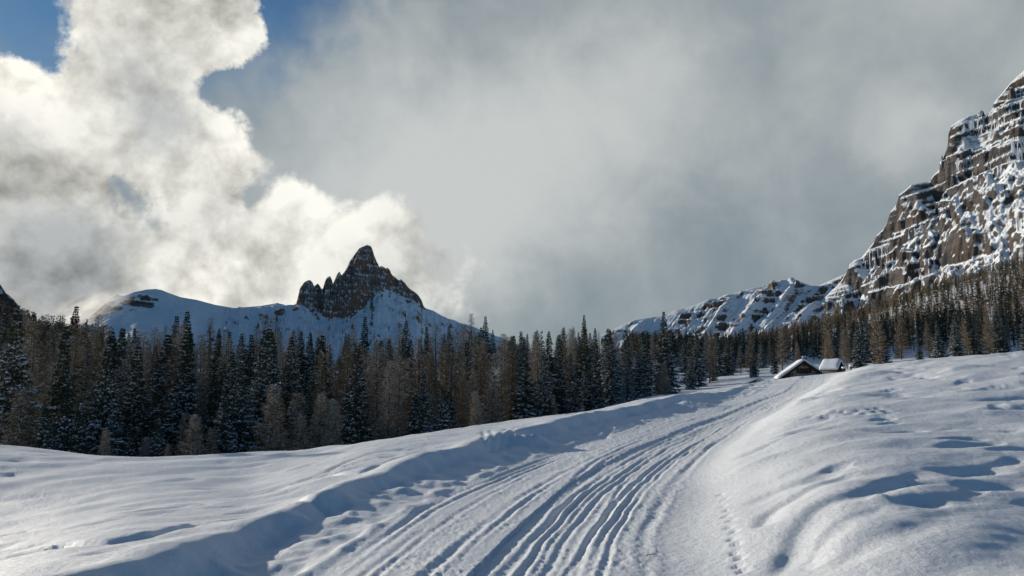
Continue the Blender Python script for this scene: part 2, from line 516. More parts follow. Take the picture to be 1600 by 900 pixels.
# grooves: photograph polyline, half width (m), depth (m), one-sidedness
GROOVES = [
    (px_line([(215, 803), (330, 787), (430, 765), (500, 742), (545, 722), (600, 706), (690, 697), (760, 688)]), .13, .10, .3),
    (px_line([(260, 800), (390, 778), (470, 757), (530, 733), (600, 713), (650, 705)]), .10, .08, .3),
    (px_line([(500, 745), (560, 738), (600, 722), (640, 708), (700, 700)]), .16, .12, .5),
    (px_line([(0, 872), (90, 858), (180, 848), (260, 833), (340, 815), (430, 795), (520, 776), (590, 762)]), .16, .13, .6),
    (px_line([(420, 735), (490, 722), (540, 712)]), .16, .08, .4),
    (px_line([(752, 693), (757, 683), (754, 672)]), .10, .05, .2), (px_line([(764, 693), (770, 682), (766, 671)]), .10, .05, .2),
    (px_line([(776, 692), (784, 680), (792, 668)]), .10, .05, .2), (px_line([(788, 692), (797, 680), (808, 668)]), .10, .045, .2),
    (px_line([(925, 662), (938, 652), (950, 645)]), .14, .10, .2), (px_line([(940, 662), (955, 650)]), .12, .07, .2),
    # right-hand field: wavy wind-cut drifts
    (px_line([(1186, 782), (1205, 764), (1260, 752), (1335, 738)]), .17, .065, .5),
    (px_line([(1205, 842), (1235, 815), (1255, 792), (1290, 776), (1350, 770), (1420, 752), (1450, 742)]), .22, .095, .5),
    (px_line([(1250, 842), (1285, 815), (1330, 797), (1395, 790)]), .15, .04, .4),
    (px_line([(1300, 850), (1360, 830), (1430, 818), (1510, 800)]), .24, .04, .4),
    (px_line([(1475, 748), (1520, 738), (1560, 728), (1600, 716)]), .22, .08, .5),
]
DENTS = []
_r2 = random.Random(3)


def dent(u, v, a, b, h, ang=0.25):
    p = hit(u, v)
    DENTS.append((p[0], p[1], ang, a, b, h))


for _t in [(15, 833, .55, .2, -.13), (20, 853, .7, .22, -.14), (140, 812, .45, .13, -.10), (150, 820, .5, .14, -.10), (195, 797, .5, .12, -.09), (240, 799, .7, .14, -.11),
           (325, 764, .55, .16, -.13), (160, 714, 1.2, .5, -.13), (15, 718, 1.0, .4, -.16), (70, 712, 1.2, .4, -.13),
           (270, 717, 1.5, .5, -.10), (230, 790, .5, .12, -.07), (10, 742, .6, .2, -.09), (440, 760, .5, .2, -.06),
           (830, 679, .75, .5, .42), (818, 684, .5, .4, .12), (320, 711, .6, .6, .10), (1085, 622, 1.4, 1.0, .30), (1060, 617, 1.6, 1.0, .25),
           # right-hand field
           (1415, 676, .40, .16, -.20), (1393, 663, .36, .12, -.14), (1505, 700, .45, .16, -.17), (1500, 690, .5, .14, -.12), (1590, 705, .6, .2, -.22), (1580, 622, 1.0, .35, -.25),
           (1388, 615, .8, .3, -.16), (1400, 617, .5, .2, -.16), (1540, 607, 1.4, .4, -.14), (1285, 612, .55, .4, -.18), (1300, 655, .6, .16, -.11), (1330, 652, .4, .15, -.08),
           (1260, 668, .9, .2, -.10), (1585, 640, .8, .3, -.12), (1420, 758, .55, .2, -.18), (1510, 740, .6, .2, -.18), (1545, 765, .5, .22, -.16), (1435, 783, .30, .22, -.12),
           (1383, 781, .2, .18, .09), (1400, 792, .35, .24, .04), (1180, 700, .6, .3, .08), (1500, 580, 1.2, .5, .22),
           (1430, 568, 1.6, .7, .25), (1360, 590, 1.5, .7, .2), (1250, 625, .7, .5, .16)]:
    dent(*_t)
# small foot prints across the field
for _k in range(16):
    dent(1290 + _k * 7 + _r2.uniform(-3, 3), 652 - _k * 0.6 + _r2.uniform(-4, 4), .16, .10, -.09, 0.6)
for _k in range(12):
    dent(1396 + _k * 6 + _r2.uniform(-3, 3), 588 + _r2.uniform(-5, 3), .28, .18, -.11, 0.4)
for _k in range(14):
    dent(1128 + _k * 2.2 + (_k % 2) * 5 - 4, 722 + _k * 7.2, .055, .075, -.055, 1.2)


# ------------------------------------------------------------------ mesh helpers
def mesh_from_arrays(name, verts, faces, mats=(), smooth=True, face_mat=None):
    """faces: (n, 3) or (n, 4) integer array."""
    verts = np.asarray(verts, np.float32)
    faces = np.asarray(faces, np.int32)
    me = bpy.data.meshes.new(name)
    me.vertices.add(len(verts))
    me.vertices.foreach_set('co', verts.ravel())
    k = faces.shape[1]
    me.loops.add(faces.size)
    me.loops.foreach_set('vertex_index', faces.ravel())
    me.polygons.add(len(faces))
    me.polygons.foreach_set('loop_start', np.arange(0, faces.size, k, dtype=np.int32))
    me.polygons.foreach_set('loop_total', np.full(len(faces), k, np.int32))
    me.polygons.foreach_set('use_smooth', np.full(len(faces), smooth, bool))
    for m in mats:
        me.materials.append(m)
    if face_mat is not None:
        me.polygons.foreach_set('material_index', np.asarray(face_mat, np.int32))
    me.update(calc_edges=True)
    return me


def link(name, me, parent=None, loc=None, **props):
    o = bpy.data.objects.new(name, me)
    col.objects.link(o)
    if parent is not None:
        o.parent = parent
    if loc is not None:
        o.location = loc
    for k, v in props.items():
        o[k] = v
    return o


def grid_faces(nr, nc, wrap=False):
    i, j = np.meshgrid(np.arange(nr - 1), np.arange(nc if wrap else nc - 1), indexing='ij')
    j2 = (j + 1) % nc
    return np.stack([i * nc + j, i * nc + j2, (i + 1) * nc + j2, (i + 1) * nc + j], -1).reshape(-1, 4)


# ------------------------------------------------------------------ surface materials
def new_mat(name):
    m = bpy.data.materials.new(name)
    m.use_nodes = True
    t = NT(m.node_tree)
    b = t.n['Principled BSDF']
    return m, t, b


def mat_snow():
    m, t, b = new_mat('snow')
    pos = t.new('ShaderNodeNewGeometry').outputs['Position']
    c = t.mix(t.noise(pos, 0.35, 4, 0.55), (0.78, 0.825, 0.87, 1), (0.83, 0.865, 0.90, 1))
    t.put(b.inputs['Base Color'], c)
    b.inputs['Roughness'].default_value = 0.58
    b.inputs['Specular IOR Level'].default_value = 0.28
    n1 = t.noise(pos, 42.0, 4, 0.65)
    n2 = t.noise(pos, 9.0, 3, 0.5)
    n3 = t.noise(pos, 140.0, 3, 0.7)
    h = t.math('ADD', t.math('MULTIPLY', n1, 0.45), n2)
    h = t.math('ADD', h, t.math('MULTIPLY', n3, 0.25))
    bp = t.new('ShaderNodeBump')
    bp.inputs['Strength'].default_value = 0.75
    bp.inputs['Distance'].default_value = 0.03
    t.put(bp.inputs['Height'], h)
    t.l.new(bp.outputs[0], b.inputs['Normal'])
    return m


SNOW = mat_snow()


def build_ground():
    rows = [0.4]
    while rows[-1] < 1350:
        r = rows[-1]
        if r < 3:
            k = 0.03
        elif r < 8:
            k = 0.0055
        elif r < 80:
            k = 0.0055 + 0.0075 * (math.log(r / 8) / math.log(10))
        else:
            k = 0.028
        rows.append(r * (1 + k))
    rows = np.array(rows)
    dense = np.linspace(-36.5, 36.5, 840)
    side = 37 + np.cumsum(np.linspace(0.15, 7.0, 40))
    side = side[side < 178]
    az = np.radians(np.concatenate([-side[::-1], dense, side]))
    a, r = np.meshgrid(az, rows)
    x, y = (r * np.sin(a)).ravel(), (r * np.cos(a)).ravel()
    z = add_details(x, y)
    f = grid_faces(len(rows), len(az), wrap=True)[:, ::-1]
    me = mesh_from_arrays('snow_ground', np.stack([x, y, z], 1), f, [SNOW])
    link('snow_ground', me, kind='structure')
    return len(f)


print('ground quads', build_ground())


# ------------------------------------------------------------------ mountains
def mat_rock(name, snow_lo, snow_hi, warm=0.5, scale=1.0, fleck=1.0, c_dark=(0.060, 0.052, 0.046), c_warm=(0.185, 0.105, 0.060), c_pale=(0.20, 0.185, 0.17)):
    m, t, b = new_mat(name)
    geo = t.new('ShaderNodeNewGeometry')
    pos = geo.outputs['Position']
    nor = t.new('ShaderNodeSeparateXYZ')
    t.l.new(geo.outputs['Normal'], nor.inputs[0])
    lay = t.vmath('MULTIPLY', pos, (0.25, 0.25, 1.6))
    n1 = t.noise(lay, 0.06 * scale, 6, 0.65)
    n2 = t.noise(pos, 0.018 * scale, 4, 0.55)
    n3 = t.noise(pos, 0.16 * scale, 6, 0.7)
    n4 = t.noise(lay, 0.20 * scale, 5, 0.7)
    rock = t.mix(t.sstep(n1, 0.36, 0.64), (*c_dark, 1), (*c_pale, 1))
    rock = t.mix(t.math('MULTIPLY', t.sstep(n2, 0.46, 0.60), warm), rock, (*c_warm, 1))
    rock = t.mix(t.math('MULTIPLY', t.sstep(n3, 0.50, 0.70), 0.7), rock, (0.03, 0.027, 0.025, 1))
    # snow lies where the rock is flat enough
    up = t.math('ADD', nor.outputs[2], t.math('MULTIPLY', t.math('SUBTRACT', n3, 0.5), 0.35 * fleck))
    up = t.math('ADD', up, t.math('MULTIPLY', t.math('SUBTRACT', n4, 0.5), 0.5 * fleck))
    cover = t.sstep(up, snow_lo, snow_hi)
    t.put(b.inputs['Base Color'], t.mix(cover, rock, (0.80, 0.84, 0.88, 1)))
    b.inputs['Roughness'].default_value = 0.9
    b.inputs['Specular IOR Level'].default_value = 0.15
    bp = t.new('ShaderNodeBump')
    bp.inputs['Strength'].default_value = 0.8
    bp.inputs['Distance'].default_value = 1.6 / scale
    t.put(bp.inputs['Height'], t.math('MULTIPLY', t.math('ADD', n3, n4), t.math('SUBTRACT', 1.0, t.math('MULTIPLY', cover, 0.8))))
    t.l.new(bp.outputs[0], b.inputs['Normal'])
    return m


def terrace(z, lam, sharp, ph):
    """Turn an even slope into ledges and risers of height lam."""
    k = z / lam + ph
    f = k - np.floor(k)
    f2 = np.clip((f - 0.5) * sharp + 0.5, 0, 1)
    f2 = f2 * f2 * (3 - 2 * f2)
    return (np.floor(k) + f2 - ph) * lam


def interp(u, pts):
    p = np.array(sorted(pts), float)
    return np.interp(u, p[:, 0], p[:, 1])


def sheet(name, us, deps, dist, fn, mat):
    """Mountain sheet over (direction u, depth in front of the crest); fn gives heights from world positions."""
    uu, dd = np.meshgrid(us, deps)
    az = u_to_az(uu)
    rr = dist(uu) - dd
    x, y = rr * np.sin(az), rr * np.cos(az)
    x, y, z = fn(uu, dd, x, y, rr)
    f = grid_faces(len(deps), len(us))
    me = mesh_from_arrays(name, np.stack([x.ravel(), y.ravel(), z.ravel()], 1), f, [mat])
    return link(name, me, kind='structure')


def crest_z(u, pts, rr):
    """Crest height over distance rr for the photograph's skyline points."""
    v = interp(u, pts)
    a, b = (u - 800.0) / F_PX, (450.0 - v) / F_PX
    s, c = math.sin(PITCH), math.cos(PITCH)
    return CAM_Z + rr * (s + b * c) / np.hypot(a, c - b * s)


def soft_crest(u, d, pts, rr, spread, jig):
    """Skyline height that keeps its teeth at the crest and smooths away from it, so that the face does not show ribs."""
    us = np.arange(u.min() - 250, u.max() + 250, 0.5)
    h0 = crest_z(us, pts, rr)
    lev = [0.0, 4.0, 12.0, 30.0, 60.0]
    hs = [h0]
    for s in lev[1:]:
        k = np.arange(-int(s * 6), int(s * 6) + 1) * 0.5
        w = np.exp(-(k / s) ** 2)
        hs.append(np.convolve(np.pad(h0, len(k) // 2, mode='edge'), w / w.sum(), 'valid'))
    q = np.clip(np.abs(d) / spread, 0, 1) * (len(lev) - 1)
    i = np.minimum(q.astype(int), len(lev) - 2)
    f = q - i
    uj = u + jig * fbm(u * 0.03, d * 0.03, 3, 0.55, 120) * np.clip(np.abs(d) / spread * 3, 0, 1)
    vals = np.stack([np.interp(uj, us, h) for h in hs])
    a = np.take_along_axis(vals, i[None], 0)[0]
    b = np.take_along_axis(vals, i[None] + 1, 0)[0]
    return a + (b - a) * f


def build_tower():
    D = 1900.0
    sky_l = [(380, 481), (420, 478), (455, 476), (460, 474), (461, 462), (464, 450), (470, 441), (477, 437), (481, 438), (483, 447), (487, 446), (491, 442), (494, 444), (497, 452), (500, 452),
             (503, 440), (506, 433), (511, 431), (514, 437), (516, 446), (520, 435), (523, 426), (526, 424), (529, 431), (536, 421), (540, 414), (542, 407), (550, 396), (556, 388), (563, 384), (569, 382),
             (575, 384), (578, 392), (580, 399), (583, 406), (586, 413), (588, 421), (590, 416), (594, 416), (598, 420), (602, 418), (606, 422), (608, 428), (614, 432), (620, 438), (624, 436), (630, 442),
             (636, 450), (645, 456), (652, 463), (657, 470), (660, 477), (664, 482), (690, 494), (720, 506), (760, 520), (800, 540), (860, 560)]
    # foot of the rock walls, seen over the scree
    foot = [(380, 483), (455, 478), (462, 474), (480, 486), (500, 492), (506, 502), (520, 502), (545, 500), (570, 480), (585, 462), (592, 452), (600, 455), (620, 462), (640, 470), (652, 478), (664, 483), (700, 500), (760, 520), (860, 560)]
    us = np.arange(340, 861, 0.75)
    deps = np.concatenate([np.linspace(-700, -60, 12), np.arange(-55, 70, 1.1), np.linspace(71, 330, 70), np.linspace(340, 800, 18)])

    def fn(u, d, x, y, rr):
        H = soft_crest(u, d, sky_l, D, 90, 6)
        T = soft_crest(u, d, foot, D, 160, 10)
        # uneven crest line and gullies
        shift = 14 * fbm(u * 0.05, u * 0 + 3, 3, 0.6, 130)
        dd = d + shift
        buttress = 8 * fbm(u * 0.10, d * 0.08, 3, 0.6, 131) + 3 * fbm(u * 0.4, d * 0.3, 2, 0.6, 132)
        front = np.maximum(0, dd - 8 - buttress)
        wall = H - front * 2.4 - 0.25 * np.clip(dd, 0, 8)
        wall = np.where(dd < -14, H - (-dd - 14) * 1.6, wall)
        ph = 0.8 * fbm(x * 0.008, y * 0.008, 3, 0.5, 133)
        wt = terrace(wall, 13.0, 2.8, ph)
        wt = terrace(0.6 * wt + 0.4 * wall, 5.0, 2.2, ph * 2.1)
        rocky = sstep(H - T, 4, 25)
        wall = wall + (wt - wall) * rocky * sstep(front, 0, 6)
        # scree apron
        scree = T + 3 - np.maximum(0, dd - (H - T) / 2.4) * 0.52 + 3.0 * fbm(x * 0.03, y * 0.03, 4, 0.55, 134)
        scree = np.where(dd < 0, T - (-dd) * 0.6, scree)
        z = np.maximum(wall, scree)
        rocks = np.maximum(0, fbm(x * 0.05, y * 0.05, 3, 0.6, 136) - 0.26)
        z = z + 26 * rocks * sstep(dd, 5, 60)
        return x, y, np.maximum(z, -60)
    sheet('rock_tower_mountain', us, deps, lambda u: u * 0 + D, fn, mat_rock('tower_rock', 0.44, 0.66, 0.8, 0.8, 0.75, c_dark=(0.14, 0.11, 0.09), c_pale=(0.27, 0.21, 0.175), c_warm=(0.29, 0.16, 0.10)))


def build_dome():
    D = 2700.0
    sky_l = [(-400, 520), (0, 520), (60, 515), (100, 508), (130, 495), (150, 478), (160, 468), (168, 463), (175, 460), (183, 462), (190, 460), (200, 456), (220, 452), (235, 451), (245, 453), (255, 457), (275, 464), (300, 468),
             (330, 476), (360, 481), (400, 478), (425, 474), (428, 473), (440, 476), (460, 480), (520, 490), (600, 505)]
    us = np.arange(40, 640, 1.0)
    deps = np.concatenate([np.linspace(-500, -20, 10), np.arange(-18, 260, 3.0), np.linspace(265, 900, 24)])

    def fn(u, d, x, y, rr):
        H = soft_crest(u, d, sky_l, D, 120, 10)
        slope = 0.42 + 0.1 * fbm(u * 0.02, d * 0.004, 2, 0.5, 140)
        z = H - np.maximum(0, d) * slope - np.maximum(0, -d) * 0.5
        # banded cliffs on the shoulder
        cliff = sstep(u, 160, 175) * sstep(u, 262, 235) * sstep(d, 4, 20) * sstep(d, 160, 90) * sstep(fbm(u * 0.035 + 2, d * 0.02, 2, 0.5, 141), -0.22, 0.18)
        ph = 0.5 * fbm(x * 0.006, y * 0.006, 2, 0.5, 143)
        z = z + (terrace(z, 26, 3.0, ph) - z) * cliff
        z = z + 5 * fbm(x * 0.012, y * 0.012, 4, 0.5, 142) * sstep(d, -5, 40)
        return x, y, np.maximum(z, -60)
    sheet('snow_dome_mountain', us, deps, lambda u: u * 0 + D, fn, mat_rock('dome_rock', 0.50, 0.72, 0.2, 0.6, c_pale=(0.17, 0.16, 0.15)))


def build_cliff():
    D0 = 1350.0
    sky_l = [(1290, 470), (1322, 440), (1332, 425), (1338, 412), (1346, 406), (1358, 401), (1366, 392), (1378, 378), (1384, 366), (1394, 358), (1402, 345), (1408, 330), (1418, 318), (1424, 302), (1436, 294), (1444, 286),
             (1462, 283), (1474, 282), (1482, 270), (1492, 262), (1498, 246), (1497, 234), (1507, 226), (1510, 205), (1516, 192), (1530, 182), (1546, 176), (1560, 173), (1562, 168), (1569, 167), (1572, 175), (1582, 170),
             (1588, 155), (1596, 146), (1604, 138), (1620, 120), (1680, 70), (1760, 20), (1850, -30), (2000, -60)]
    us = np.concatenate([np.arange(1296, 1640, 0.9), np.arange(1642, 2000, 6)])
    deps = np.concatenate([np.linspace(-500, -20, 8), np.arange(-16, 470, 1.45), np.linspace(474, 620, 10)])

    def fn(u, d, x, y, rr):
        H = soft_crest(u, d, sky_l, D0, 70, 26)
        und = u - 0.10 * 0
        but = 26 * fbm(u * 0.014, d * 0.010, 2, 0.5, 150) + 3.5 * fbm(u * 0.06, d * 0.05, 2, 0.5, 151)
        dd = d + but * sstep(d, 0, 30)
        # steep head wall, then broken benches easing towards the wood
        f = np.maximum(0, dd)
        drop = np.where(f < 40, f * 1.4, 56 + (f - 40) * 0.86)
        z = H - drop - np.maximum(0, -dd) * 1.2
        tilt = -0.26 * (x - 700)
        p1 = 0.9 * fbm(x * 0.0035, y * 0.0035, 2, 0.5, 152)
        p2 = 0.9 * fbm(x * 0.005, y * 0.005, 2, 0.5, 155)
        p3 = 0.8 * fbm(x * 0.008, y * 0.008, 2, 0.5, 156)
        zt = terrace(z + tilt, 60.0, 2.0, p1) - tilt
        zt = terrace(0.7 * zt + 0.3 * z + tilt, 21.0, 2.4, p2) - tilt
        zt = terrace(0.7 * zt + 0.3 * z + tilt, 7.5, 2.0, p3) - tilt
        band = sstep(fbm(x * 0.006 + 5, (z + tilt) * 0.020, 3, 0.6, 153), -0.10, 0.16)
        field = sstep(fbm(x * 0.005 + 2, (z + tilt) * 0.009 + 7, 2, 0.5, 157), -0.08, 0.16) * sstep(f, 40, 110)
        k = sstep(f, 0, 10) * (0.10 + 0.90 * band) * (1 - 0.85 * field)
        z = z + (zt - z) * k
        z = z + 0.9 * fbm(x * 0.06, y * 0.06, 3, 0.6, 154)
        return x, y, z
    sheet('cliff_mountain', us, deps, lambda u: D0 + 0.0 * u, fn, mat_rock('cliff_rock', 0.39, 0.54, 0.35, 1.0, 0.6, c_dark=(0.045, 0.043, 0.044), c_pale=(0.105, 0.10, 0.10), c_warm=(0.115, 0.075, 0.053)))


def build_ridge():
    D = 2100.0
    sky_l = [(860, 560), (930, 530), (975, 507), (992, 500), (1010, 497), (1030, 494), (1046, 490), (1060, 484), (1076, 481), (1086, 477), (1100, 472), (1112, 467), (1126, 466), (1138, 460), (1150, 458), (1180, 450), (1200, 446), (1209, 445),
             (1211, 438), (1217, 437), (1219, 444), (1226, 437), (1238, 437), (1242, 433), (1247, 433), (1252, 438), (1262, 441), (1275, 446), (1286, 446), (1300, 440), (1318, 432), (1335, 425), (1360, 420), (1420, 410)]
    us = np.arange(940, 1400, 0.8)
    deps = np.concatenate([np.linspace(-500, -20, 8), np.arange(-16, 240, 2.2), np.linspace(244, 800, 24)])

    def fn(u, d, x, y, rr):
        H = soft_crest(u, d, sky_l, D, 120, 10)
        # ribs run down the face to the left
        q = u + d * 0.35
        rib = 16 * fbm(q * 0.03, d * 0.003, 3, 0.6, 160)
        f = np.maximum(0, d)
        z = H - f * 0.62 - np.maximum(0, -d) * 0.6 + rib * sstep(d, 0, 50)
        crag = sstep(fbm(q * 0.028 + 9, d * 0.012, 3, 0.6, 161), 0.05, 0.30) * sstep(d, 2, 16)
        ph = 0.8 * fbm(x * 0.006, y * 0.006, 3, 0.5, 162)
        z = z + (terrace(z, 24, 3.2, ph) - z) * crag
        z = z + (terrace(z, 8, 2.2, ph * 2) - z) * crag
        z = z + 3 * fbm(x * 0.02, y * 0.02, 4, 0.55, 163) * sstep(d, -5, 30)
        return x, y, np.maximum(z, -80)
    sheet('snow_ridge_mountain', us, deps, lambda u: u * 0 + D, fn, mat_rock('ridge_rock', 0.46, 0.68, 0.45, 0.7, c_pale=(0.17, 0.145, 0.125)))



def build_massif():
    """Dark mountain whose foot shows at the left edge of the picture; its shade lies over the right-hand slope."""
    D = 1500.0
    sky_l = [(70, 512), (40, 494), (22, 478), (0, 458), (-40, 400), (-80, 250), (-120, 80), (-160, 0), (-190, 20), (-215, 10), (-240, 120), (-270, 300), (-310, 480), (-400, 560), (-900, 590)]
    us = np.concatenate([np.arange(-600, -40, 5.0), np.arange(-38, 90, 1.6)])
    deps = np.concatenate([np.linspace(-500, -20, 10), np.arange(-16, 300, 6.0), np.linspace(310, 620, 14)])

    def fn(u, d, x, y, rr):
        H = soft_crest(u, d, sky_l, D, 90, 20)
        f = np.maximum(0, d + 14 * fbm(u * 0.03, d * 0.02, 3, 0.6, 170))
        z = H - f * 1.05 - np.maximum(0, -d) * 1.1
        ph = 0.8 * fbm(x * 0.005, y * 0.005, 3, 0.5, 171)
        z = z + (terrace(z, 30, 2.4, ph) - z) * 0.7 * sstep(f, 0, 20)
        return x, y, np.maximum(z + 3 * fbm(x * 0.03, y * 0.03, 3, 0.5, 172), -60)
    sheet('dark_mountain', us, deps, lambda u: u * 0 + D, fn, mat_rock('massif_rock', 0.62, 0.86, 0.4, 1.0, c_dark=(0.04, 0.036, 0.033), c_pale=(0.10, 0.09, 0.08)))


build_tower()
build_massif()
build_dome()
build_cliff()
build_ridge()


# ------------------------------------------------------------------ trees
def mat_plain(name, c1, c2, scale=2.0, rough=0.85, rand=0.25):
    m, t, b = new_mat(name)
    pos = t.new('ShaderNodeTexCoord').outputs['Object']
    c = t.mix(t.noise(pos, scale, 3, 0.6), (*c1, 1), (*c2, 1))
    rnd = t.new('ShaderNodeObjectInfo').outputs['Random']
    hs = t.new('ShaderNodeHueSaturation')
    t.put(hs.inputs['Color'], c)
    t.put(hs.inputs['Value'], t.math('MULTIPLY_ADD', rnd, 2 * rand, 1.0 - rand))
    t.put(hs.inputs['Saturation'], t.math('MULTIPLY_ADD', rnd, -0.3, 1.12))
    t.l.new(hs.outputs[0], b.inputs['Base Color'])
    b.inputs['Roughness'].default_value = rough
    b.inputs['Specular IOR Level'].default_value = 0.15
    return m


BARK = mat_plain('bark', (0.055, 0.042, 0.034), (0.11, 0.085, 0.068), 3.0)
TWIG = mat_plain('larch_twigs', (0.175, 0.124, 0.068), (0.325, 0.238, 0.136), 0.9, 0.85, 0.40)
TWIG_RED = mat_plain('far_larch_twigs', (0.16, 0.100, 0.055), (0.25, 0.16, 0.09), 0.05)
NEEDLE = mat_plain('spruce_needles', (0.030, 0.043, 0.027), (0.074, 0.086, 0.052), 1.5)
TREE_SNOW = mat_plain('tree_snow', (0.72, 0.76, 0.80), (0.84, 0.86, 0.88), 2.0, 0.7, 0.04)


class Soup:
    """Collects triangles."""

    def __init__(self):
        self.v, self.f, self.n = [], [], 0

    def add(self, v, f):
        v, f = np.asarray(v, float).reshape(-1, 3), np.asarray(f, int).reshape(-1, 3)
        self.v.append(v)
        self.f.append(f + self.n)
        self.n += len(v)

    def tube(self, pts, rad, k=3):
        pts = np.asarray(pts, float)
        n = len(pts)
        tan = np.gradient(pts, axis=0)
        tan /= np.linalg.norm(tan, axis=1, keepdims=True) + 1e-9
        ref = np.array([0.31, 0.17, 0.93]) if abs(tan[0, 2]) < 0.9 else np.array([1.0, 0.1, 0])
        a = np.cross(tan, ref)
        a /= np.linalg.norm(a, axis=1, keepdims=True) + 1e-9
        b = np.cross(tan, a)
        th = np.arange(k) * 2 * np.pi / k
        v = pts[:, None] + np.asarray(rad)[:, None, None] * (np.cos(th)[None, :, None] * a[:, None] + np.sin(th)[None, :, None] * b[:, None])
        q = grid_faces(n, k, wrap=True)
        self.add(v, np.concatenate([q[:, [0, 1, 2]], q[:, [0, 2, 3]]]))

    def mesh(self, name, mat, smooth=False):
        return mesh_from_arrays(name, np.concatenate(self.v), np.concatenate(self.f), [mat], smooth)


def blades(soup, o, d, up, w):
    """Many thin leaf-shaped slivers: origins, direction vectors (with length), side vectors, widths."""
    side = np.cross(d, up)
    side /= np.linalg.norm(side, axis=1, keepdims=True) + 1e-9
    side *= np.asarray(w)[:, None] * 0.5
    mid = o + d * 0.4
    v = np.stack([o, mid + side, o + d, mid - side], 1)
    n = len(o)
    base = np.arange(n)[:, None] * 4
    f = np.concatenate([base + np.array([0, 1, 2]), base + np.array([0, 2, 3])])
    soup.add(v, f)


_ICO_V = np.array([(0, 0, 1), (1, 0, .1), (.31, .95, .1), (-.81, .59, .1), (-.81, -.59, .1), (.31, -.95, .1), (0, 0, -.45)])
_ICO_F = np.array([(0, 1, 2), (0, 2, 3), (0, 3, 4), (0, 4, 5), (0, 5, 1), (6, 2, 1), (6, 3, 2), (6, 4, 3), (6, 5, 4), (6, 1, 5)])


def pads(soup, c, ax, r, g):
    """Small cushions of snow: centres, long axes (with length), cross radius."""
    n = len(c)
    ax = np.asarray(ax)
    sd = np.cross(ax, [0, 0, 1])
    sd /= np.linalg.norm(sd, axis=1, keepdims=True) + 1e-9
    upv = np.cross(sd, ax)
    upv /= np.linalg.norm(upv, axis=1, keepdims=True) + 1e-9
    r = np.asarray(r)
    jit = g.uniform(0.7, 1.3, (n, 7))
    v = c[:, None] + (_ICO_V[None, :, 0] * jit)[..., None] * ax[:, None] + (_ICO_V[None, :, 1] * jit)[..., None] * (sd * r[:, None])[:, None] + (_ICO_V[None, :, 2] * jit)[..., None] * (upv * r[:, None] * 0.55)[:, None]
    f = (np.arange(n)[:, None, None] * 7 + _ICO_F[None]).reshape(-1, 3)
    soup.add(v, f)


def make_larch(seed, h, snow=0.5, twig_n=20, spread=0.15):
    """Bare winter larch: fine hanging twigs on upswept branches. Returns meshes (trunk, crown, snow)."""
    g = np.random.default_rng(seed)
    trunk, crown, sn = Soup(), Soup(), Soup()
    zz = np.linspace(0, 1, 9)
    bend = np.stack([0.012 * h * np.sin(zz * 3 + g.uniform(0, 6)), 0.012 * h * np.sin(zz * 2.3 + g.uniform(0, 6)), zz * h], 1)
    bend[:, :2] -= bend[0, :2]
    trunk.tube(bend, 0.0115 * h * (1 - zz) ** 0.8 + 0.012, 6)
    nb = int(135 + g.integers(0, 30))
    lim = spread * h * g.uniform(0.9, 1.1)
    bare = g.uniform(0.04, 0.12)
    for k in range(nb):
        t = bare + (0.985 - bare) * ((k + g.uniform(0, 1)) / nb) ** 0.92
        L = lim * min(1.0, (1.03 - t) ** 0.72) * min(1.0, 0.55 + (t - bare) * 3) * g.uniform(0.55, 1.15) + 0.12
        a = k * 2.39996 + g.uniform(-0.5, 0.5)
        rise = -0.30 + 0.75 * t + g.uniform(-0.15, 0.15)
        s = np.linspace(0, 1, 5)
        o = np.array([np.interp(t, zz, bend[:, i]) for i in range(3)])
        hd = np.array([math.cos(a), math.sin(a), 0])
        pts = o + L * (s[:, None] * hd + (rise * s - 0.32 * s * (1 - s) * 1.6 + 0.12 * s ** 3)[:, None] * np.array([0, 0, 1]))
        r0 = 0.010 + 0.011 * L
        crown.tube(pts, r0 * 1.35 * (1 - 0.75 * s), 3)
        m = int(max(4, twig_n * L / lim + 3))
        q = np.sort(g.uniform(0.15, 1.0, m))
        org = np.stack([np.interp(q, s, pts[:, i]) for i in range(3)], 1)
        sgn = np.where(np.arange(m) % 2 == 0, 1.0, -1.0)
        perp = np.array([-hd[1], hd[0], 0])
        tl = (0.22 + 0.34 * L * (1 - 0.55 * q)) * g.uniform(0.5, 1.2, m)
        d = (hd[None] * g.uniform(0.35, 0.95, (m, 1)) + perp[None] * (sgn * g.uniform(0.35, 1.0, m))[:, None])
        d = d / np.linalg.norm(d, axis=1, keepdims=True)
        d[:, 2] += g.uniform(-0.50, 0.12, m)
        d *= tl[:, None]
        up = g.normal(size=(m, 3))
        blades(crown, org, d, up, np.full(m, 0.062) * g.uniform(0.7, 1.3, m))
        # second order sprigs
        o2 = np.repeat(org, 2, 0) + np.repeat(d, 2, 0) * np.tile([0.35, 0.75], m)[:, None]
        d2 = np.repeat(d, 2, 0) * 0.45 + g.normal(size=(2 * m, 3)) * np.array([1, 1, 0.5]) * 0.15 * np.repeat(tl, 2)[:, None] * 2.2
        d2[:, 2] -= 0.08
        blades(crown, o2, d2, g.normal(size=(2 * m, 3)), np.full(2 * m, 0.055))
        if g.uniform() < snow:
            c = 0.5 * (pts[1:] + pts[:-1])[g.uniform(size=4) < 0.75]
            if len(c):
                c = c + np.array([0, 0, r0 * 0.8])
                pads(sn, c, np.repeat(((pts[-1] - pts[0]) * 0.115)[None], len(c), 0), 0.05 + 0.03 * g.uniform(size=len(c)), g)
            kk = np.nonzero(g.uniform(size=m) < 0.5)[0]
            if len(kk):
                pads(sn, org[kk] + d[kk] * 0.5 + np.array([0, 0, 0.03]), d[kk] * 0.42, np.full(len(kk), 0.045), g)
    return trunk.mesh('larch_trunk', BARK, True), crown.mesh('larch_crown', TWIG), (sn.mesh('larch_snow', TREE_SNOW) if sn.n else None)


